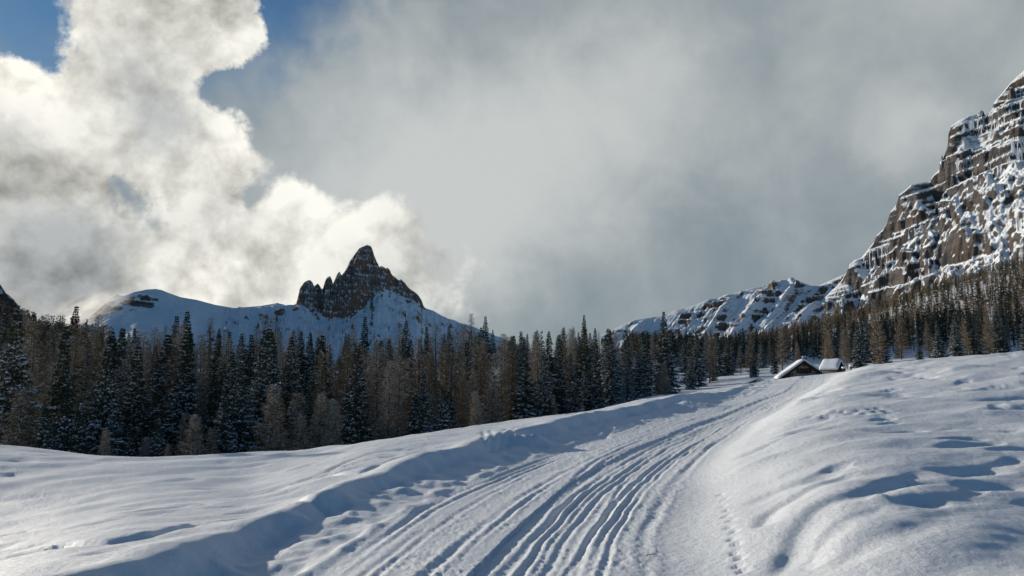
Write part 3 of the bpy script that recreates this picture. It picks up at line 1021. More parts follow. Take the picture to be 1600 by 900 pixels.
def make_spruce(seed, h, snow=0.6, spread=0.17):
    g = np.random.default_rng(seed)
    trunk, crown, sn = Soup(), Soup(), Soup()
    zz = np.linspace(0, 1, 7)
    pt = np.stack([zz * 0, zz * 0, zz * h], 1)
    trunk.tube(pt, 0.0125 * h * (1 - zz) ** 0.9 + 0.012, 6)
    lim = spread * h * g.uniform(0.9, 1.12)
    nw = int(24 + h * 1.0)
    for w in range(nw):
        t = 0.05 + 0.935 * (w / (nw - 1)) ** 0.95
        Lr = lim * (1.0 - t) ** 0.98 * g.uniform(0.80, 1.14) + 0.10
        nb = int(max(3, 6.5 - 3.5 * t)) + int(g.integers(0, 2))
        a0 = g.uniform(0, 6.28)
        for b in range(nb):
            a = a0 + b * 2 * np.pi / nb + g.uniform(-0.3, 0.3)
            L = Lr * g.uniform(0.70, 1.18)
            s = np.linspace(0, 1, 5)
            hd = np.array([math.cos(a), math.sin(a), 0])
            droop = 0.62 - 0.75 * t + g.uniform(-0.12, 0.12)
            zc = -droop * s ** 1.2 + 0.20 * s ** 3 + g.uniform(-.05, .05)
            o = np.array([0, 0, t * h + g.uniform(-0.4, 0.4) * (1 - t)])
            pts = o + L * (s[:, None] * hd + zc[:, None] * np.array([0, 0, 1]))
            crown.tube(pts, (0.012 + 0.010 * L) * (1 - 0.8 * s), 3)
            m = int(9 + 8 * L)
            q = np.sort(g.uniform(0.10, 1.0, m))
            org = np.stack([np.interp(q, s, pts[:, i]) for i in range(3)], 1)
            sgn = np.where(np.arange(m) % 2 == 0, 1.0, -1.0)
            perp = np.array([-hd[1], hd[0], 0])
            tl = (0.22 + 0.36 * L * (1 - 0.75 * q)) * g.uniform(0.6, 1.15, m)
            d = hd[None] * g.uniform(0.5, 1.0, (m, 1)) + perp[None] * (sgn * g.uniform(0.25, 1.0, m))[:, None]
            d /= np.linalg.norm(d, axis=1, keepdims=True)
            d[:, 2] += -0.28 - 0.45 * g.uniform(size=m) + 0.2 * t
            d *= tl[:, None]
            up = np.array([0, 0, 1.0]) + 0.55 * g.normal(size=(m, 3))
            blades(crown, org, d, up, 0.13 + 0.10 * g.uniform(size=m))
            # hanging sprays
            o2 = org + d * 0.5
            d2 = d * 0.5 + g.normal(size=(m, 3)) * 0.06
            d2[:, 2] -= 0.16 + 0.12 * g.uniform(size=m)
            blades(crown, o2, d2, g.normal(size=(m, 3)), np.full(m, 0.12))
            if g.uniform() < snow * (1.0 if t < 0.8 else 0.45):
                for c0 in (0.42, 0.66, 0.88):
                    if g.uniform() < 0.72:
                        c = np.array([np.interp(c0, s, pts[:, i]) for i in range(3)])
                        dr = pts[-1] - pts[1]
                        sc = g.uniform(0.5, 1.25)
                        pads(sn, (c + np.array([0, 0, 0.05]))[None] + g.normal(size=(1, 3)) * 0.05, (dr * 0.20 * sc)[None], np.array([(0.09 + 0.085 * L) * sc]), g)
                kk = np.nonzero(g.uniform(size=m) < 0.32)[0]
                if len(kk):
                    pads(sn, org[kk] + d[kk] * 0.55 + np.array([0, 0, 0.04]), d[kk] * 0.40, 0.05 + 0.05 * g.uniform(size=len(kk)), g)
    return trunk.mesh('spruce_trunk', BARK, True), crown.mesh('spruce_crown', NEEDLE), (sn.mesh('spruce_snow', TREE_SNOW) if sn.n else None)


LARCH = [make_larch(100 + i, 20.0, snow=sn_, spread=sp) for i, (sn_, sp) in enumerate([(0.15, .15), (0.30, .18), (0.22, .165), (0.65, .20), (0.10, .14), (0.95, .22)])]
SPRUCE = [make_spruce(200 + i, 20.0, snow=sn_, spread=sp) for i, (sn_, sp) in enumerate([(0.45, .16), (0.75, .20), (0.95, .235), (0.35, .145), (0.85, .19), (0.98, .22)])]
YOUNG = [make_larch(300, 9.0, snow=0.9, spread=.22), make_spruce(301, 9.0, snow=0.95, spread=.21), make_spruce(302, 9.0, snow=0.8, spread=.18), make_larch(303, 9.0, snow=0.75, spread=.20)]


def plant(kind, variant, x, y, height, label, group, z=None):
    """One tree: an Empty at the foot with trunk, crown and snow."""
    src, h0 = {'larch': (LARCH, 20.0), 'spruce': (SPRUCE, 20.0), 'young': (YOUNG, 9.0)}[kind]
    meshes = src[variant % len(src)]
    name = 'larch_tree' if (kind == 'larch' or (kind == 'young' and variant % 4 in (0, 3))) else 'spruce_tree'
    root = bpy.data.objects.new(name, None)
    root.empty_display_size = 0.5
    col.objects.link(root)
    if z is None:
        z = float(add_ground(x, y))
    root.location = (x, y, z - 0.15)
    s = height / h0
    w = s * random.uniform(0.88, 1.12)
    root.scale = (w, w, s)
    root.rotation_euler = (random.uniform(-.02, .02), random.uniform(-.02, .02), random.uniform(0, 6.28))
    root['label'] = label
    root['category'] = 'tree'
    if group:
        root['group'] = group
    for nm, me in zip(('trunk', 'crown', 'snow_load'), meshes):
        if me is not None:
            o = bpy.data.objects.new(nm, me)
            o.parent = root
            if nm == 'snow_load':
                o['kind'] = 'stuff'
            col.objects.link(o)
    return root


def add_ground(x, y):
    return add_details(np.atleast_1d(np.asarray(x, float)), np.atleast_1d(np.asarray(y, float)))[0]


# skyline of the wood in the photograph (tree tops stay below it)
WOOD_TOP = [(-300, 440), (-60, 452), (0, 462), (30, 478), (60, 488), (95, 484), (125, 492), (165, 506), (230, 508), (260, 498), (300, 500), (340, 508), (400, 500), (440, 508), (480, 502), (520, 515), (560, 518), (600, 522), (640, 512),
            (680, 508), (700, 506), (730, 500), (790, 514), (830, 512), (860, 508), (900, 504), (940, 506), (1000, 514), (1060, 512), (1120, 508), (1180, 504), (1240, 494), (1290, 478), (1330, 464), (1390, 450), (1450, 432), (1500, 414), (1550, 398), (1600, 384), (1800, 330)]


def wood_top(u):
    return interp(u, WOOD_TOP)


def ground_at(u, r):
    az = float(u_to_az(u))
    return r * math.sin(az), r * math.cos(az)


def height_for(u, v_top, r, z):
    return px_z(u, v_top, r) - z


# ---- trees that stand out in the photograph: kind, variant, u, row of the tip, distance, label
KEY = [
    ('spruce', 1, 1040, 484, 132, 'tall lone spruce standing taller than its neighbours beside the end of the snow track'),
    ('spruce', 0, 108, 475, 165, 'dark spruce poking above the skyline below the dark slope at the far left'),
    ('larch', 0, 735, 487, 150, 'tall bare larch right of the rock tower, tallest crown on the skyline'),
    ('spruce', 3, 757, 492, 155, 'narrow dark spruce on the skyline beside the tallest bare larch'),
    ('spruce', 3, 268, 490, 150, 'dark spruce on the skyline under the snow dome, left of a close pair'),
    ('spruce', 0, 290, 483, 152, 'dark pointed spruce on the skyline under the snow dome, right of a close pair'),
    ('larch', 2, 145, 486, 170, 'thin bare larch on the skyline left of the snow dome'),
    ('larch', 4, 328, 492, 160, 'thin open bare larch on the skyline between snow dome and rock tower'),
    ('larch', 0, 412, 487, 160, 'bare larch below the saddle of the far snow ridge, left of the rock tower'),
    ('larch', 1, 430, 489, 163, 'bare larch with wide crown below the left foot of the rock tower'),
    ('spruce', 3, 568, 492, 150, 'dark spruce in front of the scree below the rock tower'),
    ('larch', 2, 552, 503, 148, 'bare larch in front of the scree, just left of a dark spruce'),
    ('larch', 4, 620, 503, 140, 'bare larch at the right edge of the scree below the rock tower'),
    ('spruce', 0, 631, 498, 145, 'dark spruce at the right foot of the rock tower scree'),
    ('spruce', 3, 667, 508, 145, 'slim dark spruce in front of the right end of the scree'),
    ('larch', 1, 684, 505, 140, 'broad rounded bare larch below the right end of the scree'),
    ('larch', 5, 720, 505, 128, 'broad bare larch beside the tallest larch of the skyline'),
    ('spruce', 3, 914, 490, 235, 'dark spruce tip rising above the middle of the far wood'),
    # front row, from the left
    ('young', 0, 30, 600, 62, 'snowy young larch at the far left of the forest edge'),
    ('young', 2, 72, 625, 56, 'small snowy spruce at the forest edge near the far left'),
    ('young', 1, 100, 618, 60, 'bushy small spruce at the forest edge, left of the tall larches'),
    ('larch', 3, 85, 560, 72, 'grey bare larch with frosted branches near the far left'),
    ('larch', 3, 165, 540, 80, 'wide bare brown larch lit by the sun in the left part of the wood'),
    ('larch', 5, 205, 530, 84, 'broad bare larch with dense pale branches, left part of the wood'),
    ('larch', 1, 260, 535, 80, 'bare larch with long drooping branches, left of the blue snow gap'),
    ('larch', 3, 310, 575, 78, 'bare larch leaning over the blue snow gap at left'),
    ('spruce', 1, 350, 600, 60, 'snow-flecked spruce standing in the blue snow gap at left'),
    ('spruce', 2, 380, 560, 66, 'dark snow-flecked spruce right of the blue snow gap'),
    ('young', 0, 425, 596, 56, 'snow-laden young larch with bright white branches at the forest edge'),
    ('young', 3, 470, 610, 62, 'thin pale young larch in front of a blue snow patch'),
    ('young', 3, 500, 609, 58, 'frosted young larch, left of two standing together'),
    ('young', 0, 523, 619, 57, 'frosted young larch, right of two standing together'),
    ('young', 2, 552, 614, 57, 'dark young spruce with a white tuft on its tip'),
    ('larch', 5, 607, 560, 64, 'large sunlit larch with frosted branches at the forest edge below the rock tower'),
    ('larch', 3, 622, 555, 67, 'frosted larch behind the large sunlit larch below the rock tower'),
    ('spruce', 2, 660, 578, 64, 'dark spruce with white snow clumps at the forest edge, right of the large sunlit larch'),
    ('young', 1, 695, 606, 58, 'small bright snowy spruce at the forest edge, below the two broad larches'),
    ('larch', 3, 738, 570, 76, 'pale frosted larch at the forest edge, left of the conical snowy spruce'),
    ('larch', 5, 770, 548, 72, 'conical frosted larch, brightest of the trees near the snow ramp'),
    ('larch', 4, 797, 520, 82, 'bare larch with a straight thin trunk, right of the conical frosted tree'),
    ('spruce', 1, 820, 545, 78, 'dark spruce with snow clumps, left of two side by side in the middle'),
    ('spruce', 4, 851, 540, 78, 'spruce heavy with snow clumps, right of two side by side in the middle'),
    ('larch', 0, 880, 520, 100, 'bare larch behind the snow-clumped spruces in the middle'),
    ('spruce', 4, 915, 566, 90, 'dark spruce near the edge of the field, middle of the wood'),
    ('larch', 2, 945, 528, 120, 'tall bare larch with rounded crown in the middle of the wood'),
    ('young', 2, 940, 605, 84, 'small snow-dusted spruce at the crest of the field'),
    ('spruce', 2, 980, 560, 92, 'snow-clumped broad spruce left of the tall lone spruce'),
    ('spruce', 4, 1000, 540, 108, 'snow-dusted spruce close to the left of the tall lone spruce'),
    ('spruce', 2, 1080, 550, 140, 'broad dim spruce just right of the tall lone spruce'),
    ('spruce', 1, 1470, 500, 205, 'dark spruce behind the crest of the right field, left of three'),
    ('spruce', 0, 1535, 492, 215, 'dark spruce behind the crest of the right field, middle of three'),
    ('spruce', 1, 1562, 496, 205, 'dark snow-dusted spruce behind the crest of the right field, right of three'),
]

placed = {}          # cells of 6 m with the trees in them


def occupy(x, y, rad):
    placed.setdefault((int(x // 6), int(y // 6)), []).append((x, y, rad))


def free(x, y, rad):
    i, j = int(x // 6), int(y // 6)
    for di in (-1, 0, 1):
        for dj in (-1, 0, 1):
            for a, b, c in placed.get((i + di, j + dj), ()):
                if (a - x) ** 2 + (b - y) ** 2 < (rad + c) ** 2:
                    return False
    return True


for kind, var, u, vt, r, lab in KEY:
    x, y = ground_at(u, r)
    z = float(add_ground(x, y))
    h = height_for(u, vt, r, z)
    plant(kind, var, x, y, max(3.0, h), lab, None, z)
    occupy(x, y, 1.2)


ZONES = [(-400, 150, 'at the far left'), (150, 330, 'below the snow dome'), (330, 460, 'left of the rock tower'), (460, 660, 'below the rock tower'),
         (660, 820, 'right of the rock tower'), (820, 1010, 'mid-wood'), (1010, 1180, 'left of the chalet'), (1180, 1330, 'behind the chalet'), (1330, 2200, 'below the cliff')]


def zone_of(u):
    for a, b, n in ZONES:
        if a <= u < b:
            return n
    return 'in the wood'


# ---- the rest of the wood, near rows first
count = {'larch': 0, 'spruce': 0}
far_spots = []
individuals = []


def fill():
    g = random.Random(21)
    bands = [(58, 75, 60), (75, 95, 95), (95, 120, 105), (120, 150, 100), (150, 190, 90), (190, 230, 90), (230, 270, 80), (270, 340, 480), (340, 420, 650), (420, 520, 1000), (520, 650, 1300), (650, 800, 1900), (800, 1000, 1300)]
    todo = []
    for r0, r1, n in bands:
        for _ in range(int(n * (3 if r0 < 270 else 2.6))):
            u = g.uniform(-60, 1760) if r0 < 270 else (g.uniform(980, 1760) if g.random() < 0.88 else g.uniform(-250, 170))
            r = math.sqrt(g.uniform(r0 * r0, r1 * r1))
            todo.append((u, r, r0, g.random(), g.random(), g.random()))
    xs = np.array([ground_at(t[0], t[1]) for t in todo])
    zs = add_details(xs[:, 0].copy(), xs[:, 1].copy())
    quota = {b[0]: b[2] for b in bands}
    for (u, r, r0, a, b, c), (x, y), z in zip(todo, xs, zs):
        if quota[r0] <= 0:
            continue
        # where the open field ends
        edge = float(np.interp(u, [-300, 0, 400, 600, 700, 850, 960, 1060, 1130, 1230, 1330, 1450, 1600], [60, 60, 58, 62, 66, 78, 100, 128, 150, 165, 165, 190, 190]))
        if r < edge + 4 * a:
            continue
        if u < -50 and r < 260:
            continue
        # gaps of open snow between the trees
        if 300 < u < 352 and r < 95 and a < 0.85:
            continue
        if 455 < u < 485 and r < 110 and a < 0.8:
            continue
        if u > 1300 and r > 420 and pnoise(x * 0.014, y * 0.010, 77) > 0.34:
            continue
        sp = 1.55 if r < 130 else (1.9 if r < 270 else 1.6)
        if not free(x, y, sp):
            continue
        h = 10 + 13 * b
        if r < 75:
            h = 6 + 9 * b
        if u > 1080 and r > 180:
            h = 6.5 + 7 * b
        top = wood_top(u) + 2 + 50 * c * c
        hmax = height_for(u, top, r, z)
        if hmax < 5.0:
            continue
        h = min(h, hmax)
        larch_share = 0.52 if u < 420 else 0.38 if u < 760 else (0.38 if u < 1100 else 0.52)
        kind = 'larch' if pnoise(x * 0.05, y * 0.05, 88) * 1.4 + a < larch_share else 'spruce'
        occupy(x, y, sp)
        quota[r0] -= 1
        if r < 270 and count[kind] < 245:
            count[kind] += 1
            individuals.append((kind, g.randrange(6), u, r, x, y, h, z))
        else:
            far_spots.append((kind, x, y, z, h))


fill()


def ordinal(n):
    return f"{n}{'th' if 10 <= n % 100 <= 20 else {1: 'st', 2: 'nd', 3: 'rd'}.get(n % 10, 'th')}"


# young growth along the edge of the wood
def saplings():
    g = random.Random(8)
    n = 0
    while n < 34:
        u = g.uniform(0, 1060)
        edge = float(np.interp(u, [0, 400, 600, 700, 850, 960, 1060], [60, 57, 61, 65, 77, 99, 127]))
        r = edge + g.uniform(-4, 7)
        x, y = ground_at(u, r)
        if not free(x, y, 0.5):
            continue
        occupy(x, y, 0.6)
        n += 1
        individuals.append(('young', g.randrange(4), u, r, x, y, g.uniform(2.6, 5.5), float(add_ground(x, y))))


saplings()
ranks = {}
for kind, var, u, r, x, y, h, z in sorted(individuals, key=lambda t: t[2]):
    zn = zone_of(u)
    row = 'front' if r < 95 else ('middle' if r < 150 else 'back')
    lk = {'larch': 'bare larch', 'spruce': 'dark spruce'}.get(kind, 'small young larch' if var in (0, 3) else 'small young spruce')
    if kind == 'young':
        row = 'very front'
    key = (lk, row, zn)
    ranks[key] = ranks.get(key, 0) + 1
    plant(kind, var, x, y, h, f'{lk}, {ordinal(ranks[key])} from left in the {row} rows {zn}', f'{lk} trees in the {row} rows {zn}', z)
print('trees', count, 'far', len(far_spots))


# ---- the far wood: hundreds of small trees that read as one mass
def far_tree(kind, g):
    s = Soup()
    snow = Soup()
    if kind == 'larch':
        s.tube([(0, 0, 0), (0, 0, .5), (0, 0, 1)], [.012, .008, .001], 3)
        n = 52
        t = 0.10 + 0.89 * g.uniform(size=n) ** 0.85
        L = 0.16 * (1.04 - t) ** 0.7 * g.uniform(0.5, 1.15, n) + .01
        dz = (-0.1 + 0.6 * t) * L + g.normal(size=n) * 0.012
        w = .024 * g.uniform(0.6, 1.6, n)
    else:
        s.tube([(0, 0, 0), (0, 0, .5), (0, 0, 1)], [.012, .01, .001], 3)
        n = 70
        t = 0.03 + 0.95 * g.uniform(size=n) ** 0.8
        L = 0.155 * (1.02 - t) ** 0.85 * g.uniform(0.6, 1.15, n) + .008
        dz = (-0.55 + 0.5 * t) * L
        w = .056 * g.uniform(0.6, 1.4, n)
    a = g.uniform(0, 6.28, n)
    d = np.stack([np.cos(a) * L, np.sin(a) * L, dz], 1)
    o = np.stack([t * 0, t * 0, t], 1)
    blades(s, o, d, np.array([0, 0, 1.0]) + 0.5 * g.normal(size=(n, 3)), w)
    k = np.nonzero(g.uniform(size=n) < (0.06 if kind == 'larch' else 0.12))[0]
    blades(snow, o[k] + d[k] * 0.25 + [0, 0, .006], d[k] * 0.7, np.array([0, 0, 1.0]) + 0.2 * g.normal(size=(len(k), 3)), w[k] * 0.9)
    return (np.concatenate(s.v), np.concatenate(s.f)), (np.concatenate(snow.v), np.concatenate(snow.f))


def build_far():
    g = np.random.default_rng(5)
    protos = {k: [far_tree(k, g) for _ in range(6)] for k in ('larch', 'spruce')}
    soups = {'larch': Soup(), 'spruce': Soup(), 'snow': Soup()}
    for kind, x, y, z, h in far_spots:
        (v, f), (sv, sf) = protos[kind][g.integers(0, 6)]
        a = g.uniform(0, 6.28)
        rot = np.array([[math.cos(a), -math.sin(a), 0], [math.sin(a), math.cos(a), 0], [0, 0, 1]])
        wd = g.uniform(1.0, 1.55)
        sc = np.array([h * wd, h * wd, h])
        soups[kind].add((v * sc) @ rot.T + [x, y, z - .2], f)
        soups['snow'].add((sv * sc) @ rot.T + [x, y, z - .2], sf)
    larch = link('far_larch_forest', soups['larch'].mesh('far_larch_forest', TWIG_RED), kind='stuff', label='rust brown mass of bare larches on the far slope below the cliff', category='forest')
    spruce = link('far_spruce_forest', soups['spruce'].mesh('far_spruce_forest', NEEDLE), kind='stuff', label='dark mass of spruces mixed through the far slope', category='forest')
    link('snow_load', soups['snow'].mesh('snow_load', TREE_SNOW), parent=spruce, kind='stuff')
    print('far tris', {k: sum(len(q) for q in s.f) for k, s in soups.items()})


build_far()


# ------------------------------------------------------------------ huts
WOOD = mat_plain('weathered_wood', (0.055, 0.032, 0.020), (0.13, 0.075, 0.042), 1.2, 0.8, 0.0)
WOOD_DARK = mat_plain('dark_wood', (0.030, 0.019, 0.013), (0.065, 0.040, 0.026), 1.5, 0.8, 0.0)
PLASTER = mat_plain('pale_plaster', (0.34, 0.30, 0.25), (0.46, 0.41, 0.34), 0.8, 0.9, 0.0)
STONE = mat_plain('stone_wall', (0.16, 0.13, 0.11), (0.33, 0.27, 0.22), 2.2, 0.9, 0.0)
GLASS = mat_plain('window_glass', (0.02, 0.022, 0.025), (0.035, 0.04, 0.045), 1.0, 0.08, 0.0)
METAL = mat_plain('flue_metal', (0.05, 0.05, 0.05), (0.09, 0.085, 0.08), 3.0, 0.5, 0.0)


def box_vf(x0, x1, y0, y1, z0, z1):
    v = [(x, y, z) for z in (z0, z1) for y in (y0, y1) for x in (x0, x1)]
    f = [(0, 2, 3, 1), (4, 5, 7, 6), (0, 1, 5, 4), (2, 6, 7, 3), (0, 4, 6, 2), (1, 3, 7, 5)]
    return v, f


def part(name, vf, mat, parent, bevel=0.0):
    v, f = vf
    me = bpy.data.meshes.new(name)
    me.from_pydata([tuple(p) for p in v], [], f)
    me.materials.append(mat)
    o = bpy.data.objects.new(name, me)
    o.parent = parent
    col.objects.link(o)
    if bevel:
        md = o.modifiers.new('soft', 'BEVEL')
        md.width = bevel
        md.segments = 3
        for p in me.polygons:
            p.use_smooth = True
    return o


def prism_y(poly, y0, y1):
    """Outline in x-z pushed from y0 to y1."""
    n = len(poly)
    v = [(x, y0, z) for x, z in poly] + [(x, y1, z) for x, z in poly]
    f = [tuple(range(n)), tuple(range(2 * n - 1, n - 1, -1))]
    f += [(i, i + n, (i + 1) % n + n, (i + 1) % n) for i in range(n)]
    return v, f


def root_at(name, u, r, dz, rz, label, category):
    x, y = ground_at(u, r)
    e = bpy.data.objects.new(name, None)
    col.objects.link(e)
    e.location = (x, y, dz)
    e.rotation_euler = (0, 0, rz)
    e['label'] = label
    e['category'] = category
    return e


def snow_slab(name, parent, hw, apex, eave, y0, y1, th, side, g):
    """Thick rounded snow lying on one roof slope: side -1 left, +1 right."""
    nu, nv = 12, 16
    vs, fs = [], []
    for layer in (0, 1):
        for j in range(nv):
            for i in range(nu):
                s, t = i / (nu - 1), j / (nv - 1)
                x = side * hw * s
                y = y0 + (y1 - y0) * t
                z = apex + (eave - apex) * s + 0.02
                if layer:
                    edge = min(1.0, min(1.06 - s, t + 0.02, 1.02 - t) * 9)
                    z += th * (0.35 + 0.65 * math.sqrt(max(0.0, edge))) * (1 + 0.15 * float(pnoise(x * 0.8 + 3, y * 0.8, 200)))
                    x += side * 0.06 * s
                vs.append((x, y, z))
    n = nu * nv
    for j in range(nv - 1):
        for i in range(nu - 1):
            a = j * nu + i
            fs.append((a, a + nu, a + nu + 1, a + 1))
            fs.append((n + a, n + a + 1, n + a + nu + 1, n + a + nu))
    ring = [i for i in range(nu)] + [j * nu + nu - 1 for j in range(1, nv)] + [(nv - 1) * nu + i for i in range(nu - 2, -1, -1)] + [j * nu for j in range(nv - 2, 0, -1)]
    for a, b in zip(ring, ring[1:] + ring[:1]):
        fs.append((a, b, b + n, a + n))
    o = part(name, (vs, fs), SNOW, parent)
    for p in o.data.polygons:
        p.use_smooth = True
    return o


def build_chalet():
    r = 112.0
    apex_z = px_z(1253, 564, r)
    foot_z = px_z(1253, 590, r) - 1.9
    H = apex_z - foot_z
    e = root_at('chalet', 1257, r, foot_z, R(-14), 'chalet with snow-covered gable roof, pale plaster front and brown shutters beside the track', 'chalet')
    hw = 3.3                                   # roof half width
    eave = H - 2.55
    wall = [(-2.35, 0), (2.35, 0), (2.35, eave + 0.55), (0, H - 0.42), (-2.35, eave + 0.55)]
    part('wall', prism_y(wall, 0, 6.5), PLASTER, e)
    # timber cladding beside the plaster
    for sx in (-1, 1):
        k = 0
        for i in range(4):
            x0 = 1.72 + i * 0.165
            zt = H - 0.5 - (H - 0.42 - eave - 0.55) / 2.35 * (x0 + 0.16)
            xs = sorted((sx * x0, sx * (x0 + 0.155)))
            part('plank', box_vf(xs[0], xs[1], -0.06, -0.003, 0.2, zt), WOOD, e)
    # rafters and roof deck
    rf = part('roof', prism_y([(-hw, eave), (0, H - 0.12), (hw, eave), (hw, eave + 0.13), (0, H + 0.02), (-hw, eave + 0.13)], -0.85, 7.0), WOOD_DARK, e)
    for sx in (-1, 1):
        part('barge_board', prism_y([(sx * 0.02, H - 0.34), (sx * hw, eave - 0.18), (sx * hw, eave - 0.004), (sx * 0.02, H - 0.128)][::sx], -0.84, -0.76), WOOD_DARK, rf)
        snow_slab('roof_snow', rf, hw + 0.02, H + 0.03, eave + 0.13, -0.95, 7.1, 0.34, sx, None)
    for i in range(3):
        part('purlin_end', box_vf(-0.07 + (i - 1) * 1.5, 0.07 + (i - 1) * 1.5, -0.70, -0.01, H - 0.72 - abs(i - 1) * 1.15, H - 0.56 - abs(i - 1) * 1.15), WOOD_DARK, rf)
    # window with shutters
    wz0 = px_z(1253, 582.5, r) - foot_z
    wz1 = px_z(1253, 575.5, r) - foot_z
    w = part('window', box_vf(-0.52, 0.50, -0.05, -0.004, wz0, wz1), WOOD_DARK, e)
    part('pane', box_vf(-0.44, -0.04, -0.062, -0.052, wz0 + .08, wz1 - .08), GLASS, w)
    part('pane', box_vf(0.02, 0.42, -0.062, -0.052, wz0 + .08, wz1 - .08), GLASS, w)
    part('shutter', box_vf(-0.98, -0.56, -0.055, -0.005, wz0 - .03, wz1 + .03), WOOD, w)
    part('shutter', box_vf(0.54, 0.98, -0.055, -0.005, wz0 - .03, wz1 + .03), WOOD, w)
    part('sill', box_vf(-0.60, 0.58, -0.14, -0.003, wz0 - .09, wz0 - .01), WOOD_DARK, w)
    ch = part('chimney', box_vf(0.25, 0.65, 3.0, 3.4, H - 0.5, H + 0.55), STONE, e)
    part('snow_cap', box_vf(0.20, 0.70, 2.95, 3.45, H + 0.552, H + 0.76), SNOW, ch, 0.08)
    # snow shovelled up in front
    x, y = ground_at(1246, r - 1.6)
    return e


def build_chapel():
    r = 108.0
    foot_z = px_z(1298, 579, r) - 0.9
    H = px_z(1298, 561.5, r) - foot_z
    e = root_at('small_hut', 1303, r, foot_z, R(40), 'small wooden hut with a thick rounded snow cap, right of the chalet', 'hut')
    e.scale = (0.8, 0.8, 0.86)
    hw, ev = 1.25, H - 1.3
    part('wall', prism_y([(-0.8, 0), (0.8, 0), (0.8, ev + 0.25), (0, H - 0.32), (-0.8, ev + 0.25)], -1.0, 1.35), STONE, e)
    for i in range(8):
        x0 = -0.79 + i * 0.2
        zt = H - 0.36 - abs(x0 + 0.095) * (H - 0.32 - ev - 0.25) / 0.8
        part('plank', box_vf(x0, x0 + 0.19, -1.06, -1.004, 0.75, zt), WOOD, e)
    rf = part('roof', prism_y([(-hw, ev), (0, H - 0.1), (hw, ev), (hw, ev + 0.09), (0, H), (-hw, ev + 0.09)], -1.45, 1.6), WOOD_DARK, e)
    for sx in (-1, 1):
        snow_slab('roof_snow', rf, hw + 0.02, H + 0.02, ev + 0.1, -1.42, 1.66, 0.46, sx, None)
    part('window', box_vf(0.802, 0.85, -0.15, 0.25, 0.95, 1.35), WOOD_DARK, e)
    fl = part('flue', prism_y([(0.32, H - 0.5), (0.42, H - 0.5), (0.42, H + 0.75), (0.32, H + 0.75)], -0.7, -0.6), METAL, e)
    part('porch_post', box_vf(-1.02, -0.88, -1.40, -1.26, -0.6, ev - 0.004), WOOD_DARK, e)
    part('porch_post', box_vf(0.88, 1.02, -1.40, -1.26, -0.6, ev - 0.004), WOOD_DARK, e)
    part('porch_beam', box_vf(-1.10, 1.10, -1.38, -1.28, ev - 0.16, ev - 0.006), WOOD_DARK, e)
    return e


def build_shed():
    r = 104.0
    top = px_z(1183, 589.5, r)
    x, y = ground_at(1183, r)
    foot = top - 1.9
    e = root_at('buried_shed', 1183, r, foot, R(-20), 'low shed almost buried, only its snowy gable roof showing left of the chalet', 'shed')
    H, hw, ev = 1.6, 1.7, 0.75
    part('wall', prism_y([(-1.3, -0.6), (1.3, -0.6), (1.3, ev + 0.2), (0, H - 0.2), (-1.3, ev + 0.2)], 0, 2.6), WOOD_DARK, e)
    rf = part('roof', prism_y([(-hw, ev), (0, H - 0.1), (hw, ev), (hw, ev + 0.09), (0, H), (-hw, ev + 0.09)], -0.4, 2.9), WOOD_DARK, e)
    for sx in (-1, 1):
        snow_slab('roof_snow', rf, hw + 0.02, H + 0.02, ev + 0.1, -0.45, 2.95, 0.28, sx, None)
    part('window', box_vf(-0.28, 0.28, -0.05, -0.004, 0.62, 1.05), GLASS, e)


def build_posts():
    for u, r, h, lab in [(1331, 98, 0.55, 'snow-capped wooden post right of the small hut'), (1319, 100, 0.5, 'short snow-capped wooden post close to the right of the small hut')]:
        x, y = ground_at(u, r)
        z = float(add_ground(x, y))
        e = root_at('fence_post', u, r, z, 0.3, lab, 'post')
        e['group'] = 'fence posts by the huts'
        part('stake', box_vf(-.06, .06, -.06, .06, -0.3, h), WOOD_DARK, e)
        part('snow_cap', box_vf(-.17, .17, -.17, .17, h + .002, h + .22), SNOW, e, 0.08)


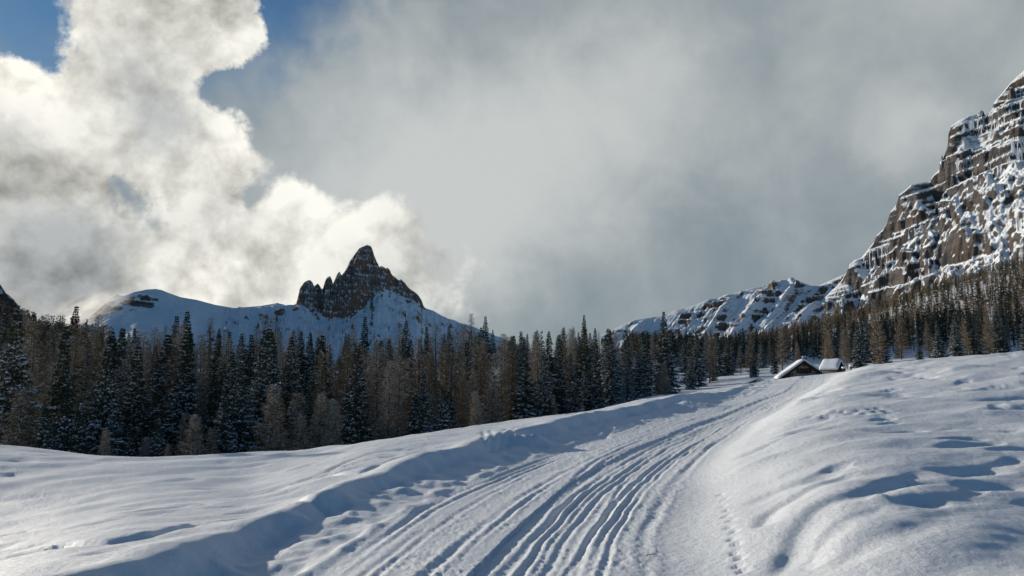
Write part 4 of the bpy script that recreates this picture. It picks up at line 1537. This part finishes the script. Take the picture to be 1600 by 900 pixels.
def build_twigs():
    for u, v, s, lab in [(1018, 804, 0.17, 'dark broken twig lying on the snow right of the ruts, upper of two'), (1020, 842, 0.12, 'small dark broken twig lying on the snow right of the ruts, lower of two')]:
        x, y = hit(u, v, 0.25)
        z = float(add_ground(x, y))
        g = np.random.default_rng(int(v))
        sp = Soup()
        main = np.array([(-s * .6, 0, .012), (-s * .1, .01, .02), (s * .5, -.012, .016)])
        sp.tube(main, [.006, .005, .002], 5)
        for k in range(4):
            o = main[1] + (main[2] - main[0]) * (k - 1.5) * 0.2
            d = np.array([g.uniform(.1, .35) * s, g.uniform(-.4, .4) * s, g.uniform(.0, .03)])
            sp.tube([o, o + d * .5, o + d], [.003, .0025, .001], 4)
        o = link('twig', sp.mesh('twig', BARK, True), loc=(x, y, z), label=lab, category='twig')
        o.rotation_euler = (0, 0, 0.4)


build_chalet()
build_chapel()
build_shed()
build_posts()
build_twigs()


# ------------------------------------------------------------------ snow blown off the dome
def build_spindrift():
    m = bpy.data.materials.new('spindrift')
    m.use_nodes = True
    t = NT(m.node_tree)
    t.n.clear()
    out = t.new('ShaderNodeOutputMaterial')
    vol = t.new('ShaderNodeVolumePrincipled')
    vol.inputs['Color'].default_value = (0.95, 0.96, 0.98, 1)
    vol.inputs['Anisotropy'].default_value = 0.5
    p = t.new('ShaderNodeTexCoord').outputs['Object']
    fall = t.sstep(t.vmath('LENGTH', p), 1.0, 0.15)
    n = t.sstep(t.noise(p, 2.2, 4, 0.6), 0.35, 0.75)
    t.put(vol.inputs['Density'], t.math('MULTIPLY', t.math('MULTIPLY', fall, n), 0.024))
    t.l.new(vol.outputs[0], out.inputs['Volume'])
    nu, nv = 20, 12
    th = np.linspace(0, 2 * np.pi, nu, endpoint=False)
    ph = np.linspace(0.02, np.pi - 0.02, nv)
    v = np.array([(math.sin(b) * math.cos(a), math.sin(b) * math.sin(a), -math.cos(b)) for b in ph for a in th])
    f = grid_faces(nv, nu, wrap=True)
    me = mesh_from_arrays('blowing_snow', v, f, [m])
    d = px_dir(138, 486)
    r = 2600.0 / math.hypot(d.x, d.y)
    o = link('blowing_snow', me, loc=tuple(Vector((0, 0, CAM_Z)) + d * r), kind='stuff', label='plume of snow blown off the left side of the snow dome', category='snow')
    o.scale = (150, 70, 62)
    o.rotation_euler = (0, R(-24), R(20))


build_spindrift()
